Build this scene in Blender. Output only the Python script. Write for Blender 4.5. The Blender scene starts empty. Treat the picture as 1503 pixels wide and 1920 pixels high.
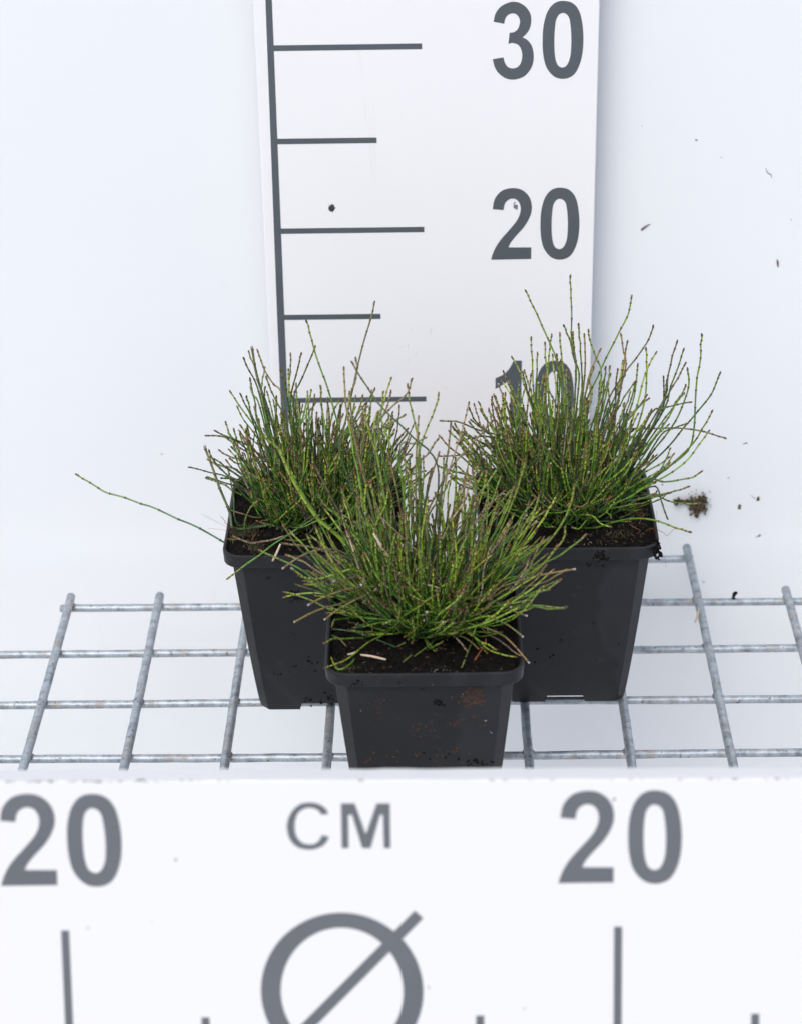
import bpy, bmesh, math, random
from mathutils import Vector, Matrix
import numpy as np
CM = 0.01
sc = bpy.context.scene
# ------------------------------------------------------------------ camera
cam_d = bpy.data.cameras.new('camera'); cam = bpy.data.objects.new('camera', cam_d)
sc.collection.objects.link(cam); sc.camera = cam
cr = Vector((0.99982317, 0.00936429, -0.01630745)); cd = Vector((-0.01007727, -0.46535365, -0.88506747)); cf = Vector((-0.01587676, 0.8850753, -0.465177))
cam.matrix_world = Matrix(((cr.x, -cd.x, -cf.x, 0.55734*CM), (cr.y, -cd.y, -cf.y, -93.1192*CM), (cr.z, -cd.z, -cf.z, 62.67865*CM), (0, 0, 0, 1)))
cam_d.sensor_fit = 'HORIZONTAL'; cam_d.sensor_width = 24.0; cam_d.lens = 4195.07/1503*24.0
cam_d.clip_start = 0.02; cam_d.clip_end = 200
cam_d.dof.use_dof = True; cam_d.dof.focus_distance = 1.10; cam_d.dof.aperture_fstop = 11.0
# ------------------------------------------------------------------ light
SUN_EL, SUN_AZ = math.radians(52), math.radians(-158)      # azimuth of the sun, measured from +Y clockwise
world = bpy.data.worlds.new('World'); sc.world = world; world.use_nodes = True
nt = world.node_tree; nt.nodes.clear()
sky = nt.nodes.new('ShaderNodeTexSky'); sky.sky_type = 'NISHITA'; sky.sun_disc = False
sky.sun_elevation = SUN_EL; sky.sun_rotation = SUN_AZ; sky.air_density = 1.0; sky.dust_density = 3.0; sky.ozone_density = 1.0
hs = nt.nodes.new('ShaderNodeHueSaturation'); hs.inputs['Saturation'].default_value = 0.88
bg = nt.nodes.new('ShaderNodeBackground'); bg.inputs['Strength'].default_value = 0.15
wo = nt.nodes.new('ShaderNodeOutputWorld')
nt.links.new(sky.outputs[0], hs.inputs['Color']); nt.links.new(hs.outputs[0], bg.inputs[0]); nt.links.new(bg.outputs[0], wo.inputs[0])
sd = bpy.data.lights.new('sun', 'SUN'); sd.energy = 1.25; sd.angle = math.radians(35); sd.color = (1.0, 0.985, 0.965)
sun = bpy.data.objects.new('sun', sd); sc.collection.objects.link(sun)
sdir = Vector((math.sin(SUN_AZ)*math.cos(SUN_EL), math.cos(SUN_AZ)*math.cos(SUN_EL), math.sin(SUN_EL)))
sun.rotation_euler = sdir.to_track_quat('Z', 'Y').to_euler()
vs = sc.view_settings; vs.view_transform = 'Standard'; vs.look = 'None'; vs.gamma = 1.0; vs.use_curve_mapping = False
vs.exposure = 0.22
sc.cycles.max_bounces = 8; sc.cycles.diffuse_bounces = 5

# ------------------------------------------------------------------ data measured on the real planes (cm)
GLYPH = {"3":[[[0.0188,0.7502],[0.0273,0.7709],[0.0343,0.792],[0.0423,0.8126],[0.0522,0.8328],[0.0648,0.8514],[0.0818,0.8691],[0.101,0.8858],[0.1227,0.9015],[0.1461,0.916],[0.1711,0.9295],[0.1974,0.9416],[0.226,0.9526],[0.2566,0.9624],[0.2876,0.9713],[0.3191,0.9789],[0.352,0.9855],[0.3858,0.9912],[0.4201,0.9958],[0.4549,0.9988],[0.4892,1.0],[0.5235,0.9995],[0.5578,0.9975],[0.5926,0.9939],[0.6264,0.9887],[0.6593,0.9821],[0.6913,0.9735],[0.7232,0.9629],[0.7538,0.9511],[0.7829,0.9384],[0.8087,0.9249],[0.8327,0.9106],[0.8553,0.8951],[0.875,0.8789],[0.8924,0.8622],[0.906,0.8455],[0.9164,0.8281],[0.9234,0.8099],[0.9276,0.7917],[0.9295,0.7733],[0.9295,0.7549],[0.9276,0.7365],[0.9234,0.7178],[0.9168,0.6992],[0.9088,0.6812],[0.899,0.6648],[0.8877,0.6496],[0.8741,0.6353],[0.859,0.6221],[0.843,0.6095],[0.8257,0.5972],[0.8073,0.5857],[0.7871,0.5751],[0.766,0.5648],[0.7448,0.5548],[0.7242,0.5444],[0.7467,0.5388],[0.7697,0.5334],[0.7928,0.528],[0.8158,0.5211],[0.8379,0.5118],[0.8609,0.5],[0.8849,0.4862],[0.9079,0.471],[0.9286,0.4546],[0.9464,0.4371],[0.961,0.4182],[0.9732,0.3978],[0.9831,0.3765],[0.9906,0.3549],[0.9958,0.3337],[0.9991,0.3129],[1.0,0.292],[0.9986,0.2711],[0.9953,0.2505],[0.9897,0.2306],[0.9826,0.2114],[0.9732,0.1928],[0.9619,0.1746],[0.9483,0.1567],[0.9314,0.139],[0.9107,0.1206],[0.8863,0.1019],[0.8595,0.084],[0.8318,0.0673],[0.8036,0.0533],[0.7754,0.042],[0.7462,0.0329],[0.7162,0.0255],[0.6852,0.0194],[0.6532,0.0138],[0.6203,0.0088],[0.586,0.0047],[0.5508,0.0017],[0.5155,0.0],[0.4807,0.0],[0.446,0.0015],[0.4107,0.0044],[0.3755,0.0088],[0.3412,0.0147],[0.3078,0.0221],[0.2754,0.0312],[0.243,0.0422],[0.2119,0.0545],[0.1828,0.0675],[0.156,0.081],[0.1325,0.0945],[0.1114,0.1083],[0.0921,0.123],[0.0747,0.139],[0.0587,0.1567],[0.0446,0.1768],[0.0324,0.1989],[0.0216,0.222],[0.0113,0.2456],[0.0,0.2687],[0.2622,0.2898],[0.2679,0.2765],[0.273,0.263],[0.2787,0.2498],[0.2857,0.2367],[0.2951,0.224],[0.3069,0.2112],[0.32,0.1984],[0.3355,0.1861],[0.3524,0.1751],[0.3708,0.166],[0.3919,0.1589],[0.4154,0.1532],[0.4403,0.1493],[0.4652,0.1466],[0.4897,0.1456],[0.5136,0.1459],[0.5385,0.1473],[0.563,0.1505],[0.5865,0.1555],[0.6076,0.1621],[0.6278,0.1707],[0.6471,0.181],[0.6649,0.193],[0.6805,0.2065],[0.6931,0.2213],[0.703,0.2377],[0.7105,0.2561],[0.7157,0.2755],[0.7185,0.2947],[0.7195,0.3129],[0.718,0.3301],[0.7138,0.3468],[0.7077,0.3632],[0.6997,0.3787],[0.6903,0.3932],[0.6786,0.4067],[0.6649,0.4194],[0.6499,0.4312],[0.633,0.4418],[0.6142,0.4509],[0.5926,0.458],[0.5672,0.4639],[0.5414,0.4686],[0.5169,0.472],[0.4958,0.4745],[0.4793,0.4759],[0.4657,0.4759],[0.4539,0.4752],[0.4427,0.474],[0.4319,0.4727],[0.4206,0.471],[0.4102,0.4688],[0.4004,0.4664],[0.3905,0.4639],[0.3806,0.4617],[0.4088,0.6058],[0.4305,0.6071],[0.4521,0.6076],[0.4737,0.6085],[0.4948,0.6105],[0.5155,0.6142],[0.5362,0.6198],[0.5569,0.6265],[0.5771,0.6346],[0.5954,0.6444],[0.6109,0.6555],[0.6245,0.6692],[0.6358,0.6854],[0.6452,0.7026],[0.6523,0.7195],[0.657,0.7343],[0.6584,0.7473],[0.6574,0.7591],[0.6537,0.7701],[0.648,0.7807],[0.641,0.791],[0.6316,0.8013],[0.6203,0.8114],[0.6067,0.8207],[0.5921,0.8293],[0.5761,0.8364],[0.5597,0.8423],[0.5414,0.8475],[0.5216,0.8512],[0.5014,0.8536],[0.4803,0.8541],[0.4572,0.8527],[0.4323,0.8497],[0.4074,0.845],[0.3839,0.8391],[0.3633,0.8325],[0.3468,0.8244],[0.3322,0.8148],[0.32,0.8043],[0.3092,0.7932],[0.2998,0.7822],[0.2928,0.7709],[0.2871,0.7588],[0.2834,0.7468],[0.2796,0.7345],[0.2749,0.7225]]],"0":[[[0.4938,1.0],[0.5329,0.9983],[0.5754,0.9956],[0.6188,0.9914],[0.6608,0.9851],[0.6994,0.976],[0.7343,0.9645],[0.7677,0.9508],[0.7987,0.9346],[0.8273,0.9167],[0.8535,0.8966],[0.8764,0.8753],[0.8965,0.8526],[0.9141,0.8273],[0.9303,0.7992],[0.9451,0.7668],[0.959,0.7294],[0.9719,0.6872],[0.9828,0.6422],[0.9919,0.5964],[0.9971,0.552],[1.0,0.508],[0.9995,0.4629],[0.9971,0.4183],[0.9919,0.3757],[0.9847,0.336],[0.9752,0.2998],[0.9633,0.2657],[0.949,0.2341],[0.9327,0.2043],[0.9146,0.1763],[0.895,0.1494],[0.8736,0.1242],[0.8502,0.1009],[0.8254,0.0801],[0.7991,0.062],[0.7715,0.0473],[0.7419,0.0353],[0.7109,0.0257],[0.6794,0.0179],[0.6479,0.0113],[0.6159,0.0061],[0.583,0.0024],[0.5501,0.0005],[0.5167,0.0],[0.4838,0.0007],[0.4504,0.0027],[0.417,0.0059],[0.3836,0.0103],[0.3507,0.0167],[0.3187,0.025],[0.2877,0.0358],[0.2576,0.0485],[0.2281,0.0629],[0.2004,0.0786],[0.1746,0.0953],[0.1508,0.1122],[0.1288,0.1301],[0.1088,0.1492],[0.0902,0.1702],[0.0735,0.1935],[0.0582,0.2197],[0.0448,0.2486],[0.0334,0.279],[0.0234,0.3108],[0.0148,0.3426],[0.0086,0.3755],[0.0043,0.4095],[0.0014,0.4443],[0.0,0.4791],[0.0,0.5136],[0.0005,0.5479],[0.0019,0.5822],[0.0048,0.6165],[0.0095,0.6503],[0.0172,0.6833],[0.0272,0.7164],[0.0396,0.7497],[0.0544,0.7823],[0.0706,0.8129],[0.0887,0.8403],[0.1088,0.8648],[0.1312,0.8871],[0.1551,0.9069],[0.1799,0.9248],[0.2047,0.9405],[0.229,0.9537],[0.2533,0.9642],[0.2786,0.9731],[0.3049,0.9802],[0.3325,0.9865],[0.3621,0.9919],[0.3927,0.9961],[0.4246,0.9988],[0.458,1.0]],[[0.4948,0.8486],[0.5153,0.8467],[0.5367,0.8425],[0.5587,0.8369],[0.5792,0.8293],[0.5973,0.82],[0.6126,0.8099],[0.6264,0.7994],[0.6388,0.7864],[0.6498,0.7693],[0.6603,0.7463],[0.6703,0.7154],[0.6799,0.6774],[0.688,0.6361],[0.6951,0.5937],[0.6999,0.554],[0.7028,0.516],[0.7042,0.4773],[0.7042,0.4396],[0.7028,0.4041],[0.6999,0.3723],[0.697,0.3446],[0.6927,0.3204],[0.6875,0.2983],[0.6808,0.278],[0.6718,0.2581],[0.6603,0.2383],[0.6469,0.219],[0.6317,0.2013],[0.6155,0.1854],[0.5983,0.1727],[0.5797,0.1629],[0.5596,0.1555],[0.5386,0.1506],[0.5177,0.1477],[0.4967,0.147],[0.4747,0.1484],[0.4523,0.1523],[0.4299,0.1582],[0.4089,0.1656],[0.3907,0.1741],[0.376,0.1837],[0.3635,0.1945],[0.3531,0.2067],[0.3435,0.2212],[0.334,0.2376],[0.3254,0.2564],[0.3168,0.277],[0.3096,0.2998],[0.3034,0.3248],[0.2982,0.3522],[0.2934,0.3831],[0.2906,0.4176],[0.2882,0.4536],[0.2867,0.4893],[0.2863,0.5229],[0.2872,0.5545],[0.2886,0.5856],[0.2915,0.6157],[0.2953,0.6439],[0.2991,0.6701],[0.3034,0.6939],[0.3077,0.7157],[0.313,0.7357],[0.3197,0.7543],[0.3287,0.7712],[0.3402,0.7867],[0.354,0.8009],[0.3693,0.8131],[0.3855,0.8239],[0.4022,0.8325],[0.4194,0.8393],[0.4375,0.8445],[0.4561,0.8477],[0.4752,0.8491]]],"2":[[[0.0361,0.7114],[0.0426,0.7352],[0.0477,0.7593],[0.0537,0.7834],[0.0616,0.8068],[0.0727,0.8284],[0.0875,0.849],[0.1046,0.8686],[0.1245,0.887],[0.1463,0.9044],[0.1704,0.9203],[0.1963,0.9349],[0.2241,0.9486],[0.2542,0.961],[0.287,0.9717],[0.3222,0.9806],[0.362,0.9878],[0.4056,0.9933],[0.4514,0.9973],[0.4968,0.9995],[0.5398,1.0],[0.581,0.999],[0.6213,0.9965],[0.6611,0.9925],[0.6995,0.9863],[0.7361,0.9776],[0.7727,0.9665],[0.8083,0.9528],[0.8426,0.9372],[0.8736,0.9203],[0.9009,0.9029],[0.9241,0.8847],[0.9431,0.8654],[0.9597,0.8453],[0.9727,0.8246],[0.9838,0.8035],[0.9917,0.7822],[0.9972,0.7601],[1.0,0.7375],[0.9995,0.7146],[0.9968,0.6923],[0.9912,0.6701],[0.9824,0.6483],[0.9713,0.6264],[0.9569,0.6041],[0.9398,0.581],[0.9194,0.5569],[0.8954,0.5318],[0.869,0.5065],[0.8403,0.4814],[0.8106,0.4573],[0.7782,0.4339],[0.7426,0.4113],[0.706,0.389],[0.6699,0.3671],[0.6366,0.3458],[0.6046,0.3249],[0.5736,0.304],[0.5444,0.2839],[0.5176,0.2645],[0.4944,0.2464],[0.4769,0.2298],[0.463,0.2146],[0.4519,0.2002],[0.4412,0.186],[0.4292,0.1714],[0.9963,0.1674],[0.9954,0.0035],[0.0,0.0],[0.0088,0.0184],[0.0176,0.0365],[0.0264,0.0546],[0.0361,0.073],[0.0481,0.0919],[0.0616,0.1115],[0.0764,0.1311],[0.0931,0.1515],[0.1111,0.1719],[0.1315,0.1923],[0.1537,0.2131],[0.1782,0.234],[0.2046,0.2551],[0.2329,0.2767],[0.263,0.2983],[0.2954,0.3202],[0.3301,0.3425],[0.3667,0.3649],[0.4028,0.3875],[0.4375,0.4098],[0.4722,0.4324],[0.5074,0.4555],[0.5417,0.4784],[0.5736,0.5002],[0.6009,0.5211],[0.6241,0.5397],[0.6435,0.5571],[0.6602,0.5735],[0.6745,0.5902],[0.6875,0.6076],[0.6991,0.6259],[0.7088,0.6448],[0.7171,0.6637],[0.7227,0.6823],[0.7255,0.7002],[0.7255,0.7176],[0.7227,0.7345],[0.7181,0.7511],[0.7111,0.7665],[0.7023,0.7809],[0.6912,0.7943],[0.6782,0.8068],[0.6634,0.8184],[0.6472,0.8284],[0.6292,0.8371],[0.6097,0.8438],[0.588,0.8492],[0.5653,0.8532],[0.5426,0.8554],[0.5199,0.8562],[0.4977,0.8549],[0.4745,0.852],[0.4523,0.8475],[0.4306,0.8415],[0.4111,0.8348],[0.3931,0.8269],[0.3764,0.8182],[0.3606,0.808],[0.3468,0.7963],[0.3352,0.7834],[0.3259,0.7685],[0.319,0.7514],[0.3139,0.7332],[0.3088,0.7149],[0.3032,0.697]]],"1":[[[0.6929,1.0],[1.0,0.9988],[0.9833,0.0],[0.5884,0.0017],[0.555,0.7161],[0.5021,0.7019],[0.4499,0.6877],[0.3969,0.6732],[0.3433,0.6592],[0.289,0.6457],[0.2326,0.6327],[0.1755,0.6202],[0.117,0.6079],[0.0592,0.5957],[0.0014,0.5832],[0.0,0.7424],[0.0536,0.751],[0.1072,0.7591],[0.1616,0.7674],[0.2145,0.777],[0.266,0.7888],[0.3175,0.8027],[0.3691,0.8184],[0.4185,0.8356],[0.4666,0.8543],[0.5111,0.8746],[0.5515,0.8972],[0.5884,0.922],[0.6233,0.948],[0.6581,0.9745]]],"C":[[[0.9946,0.7583],[0.9804,0.7823],[0.9675,0.8069],[0.9539,0.8315],[0.9377,0.8549],[0.9167,0.8765],[0.8909,0.8976],[0.8618,0.9181],[0.8293,0.9368],[0.7947,0.9538],[0.7588,0.9678],[0.7202,0.9795],[0.6795,0.9883],[0.6369,0.9953],[0.5928,0.9994],[0.5488,1.0],[0.5034,0.9988],[0.456,0.9953],[0.4085,0.9889],[0.3618,0.9783],[0.3178,0.962],[0.2751,0.9397],[0.2331,0.9122],[0.1924,0.88],[0.1558,0.8455],[0.1233,0.8098],[0.0949,0.7718],[0.0698,0.7308],[0.0488,0.6875],[0.0312,0.6442],[0.0176,0.6027],[0.0081,0.5623],[0.002,0.5225],[0.0,0.4827],[0.002,0.4429],[0.0061,0.4032],[0.0136,0.3628],[0.0237,0.3212],[0.0373,0.2803],[0.0549,0.2405],[0.0772,0.203],[0.1043,0.1673],[0.1362,0.1322],[0.1721,0.1001],[0.2114,0.0708],[0.2547,0.0474],[0.3035,0.0298],[0.3591,0.017],[0.4167,0.0076],[0.4736,0.0023],[0.5251,0.0],[0.5718,0.0012],[0.6165,0.0053],[0.6585,0.0129],[0.6992,0.0234],[0.7371,0.0351],[0.7737,0.0486],[0.8089,0.0644],[0.8421,0.0825],[0.8726,0.1024],[0.9004,0.1246],[0.9241,0.1504],[0.9444,0.1785],[0.9627,0.2089],[0.981,0.2393],[1.0,0.2692],[0.8279,0.3066],[0.815,0.2844],[0.8028,0.2616],[0.79,0.2393],[0.7764,0.2177],[0.7608,0.1984],[0.7432,0.1808],[0.7243,0.1644],[0.7033,0.1492],[0.6816,0.1369],[0.6585,0.1264],[0.6348,0.1188],[0.6104,0.1129],[0.5847,0.1094],[0.5569,0.1083],[0.5278,0.1094],[0.4953,0.1118],[0.4607,0.1159],[0.4248,0.1223],[0.3896,0.1322],[0.3577,0.1469],[0.3279,0.1662],[0.2995,0.1908],[0.273,0.2177],[0.2493,0.2463],[0.2304,0.275],[0.2154,0.3025],[0.2053,0.3306],[0.1985,0.3599],[0.1931,0.3897],[0.1897,0.4201],[0.1863,0.4511],[0.185,0.4833],[0.185,0.5161],[0.1877,0.5494],[0.1938,0.5834],[0.2019,0.6197],[0.2134,0.6583],[0.227,0.6969],[0.2432,0.7326],[0.2622,0.7636],[0.2846,0.7899],[0.3103,0.8122],[0.3374,0.8315],[0.3665,0.8484],[0.395,0.8619],[0.4241,0.8736],[0.4546,0.8818],[0.4851,0.8877],[0.5156,0.8912],[0.5461,0.8917],[0.5772,0.89],[0.6098,0.8847],[0.6409,0.8771],[0.6707,0.8689],[0.6958,0.8602],[0.7168,0.8508],[0.7337,0.8403],[0.7486,0.8291],[0.7622,0.8174],[0.7751,0.8051],[0.7866,0.7923],[0.7967,0.7788],[0.8056,0.7648],[0.8144,0.7501],[0.8232,0.7361]]],"M":[[[0.0,1.0],[0.2827,0.9976],[0.4985,0.3138],[0.7298,0.994],[1.0,0.9915],[0.9988,0.0],[0.8625,0.0012],[0.8553,0.7412],[0.7968,0.7418],[0.5912,0.003],[0.419,0.0048],[0.2224,0.7461],[0.1429,0.7473],[0.1423,0.0073],[0.0006,0.0079]]]}
BACK_TEXT = [["3",3.674,28.497,5.789,32.569],["0",6.235,28.5,8.33,32.58],["2",3.616,18.548,5.782,22.589],["0",6.247,18.505,8.332,22.581],["1",3.879,8.52,5.33,12.592],["0",6.1,8.423,8.232,12.561]]
FRONT_TEXT = [["2",4.668,14.64,6.597,17.992],["0",7.088,14.592,8.951,17.991],["2",-14.814,14.693,-12.828,18.042],["0",-12.428,14.636,-10.527,18.022],["C",-4.75,15.937,-3.28,17.647],["M",-2.853,15.968,-1.156,17.608]]
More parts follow.
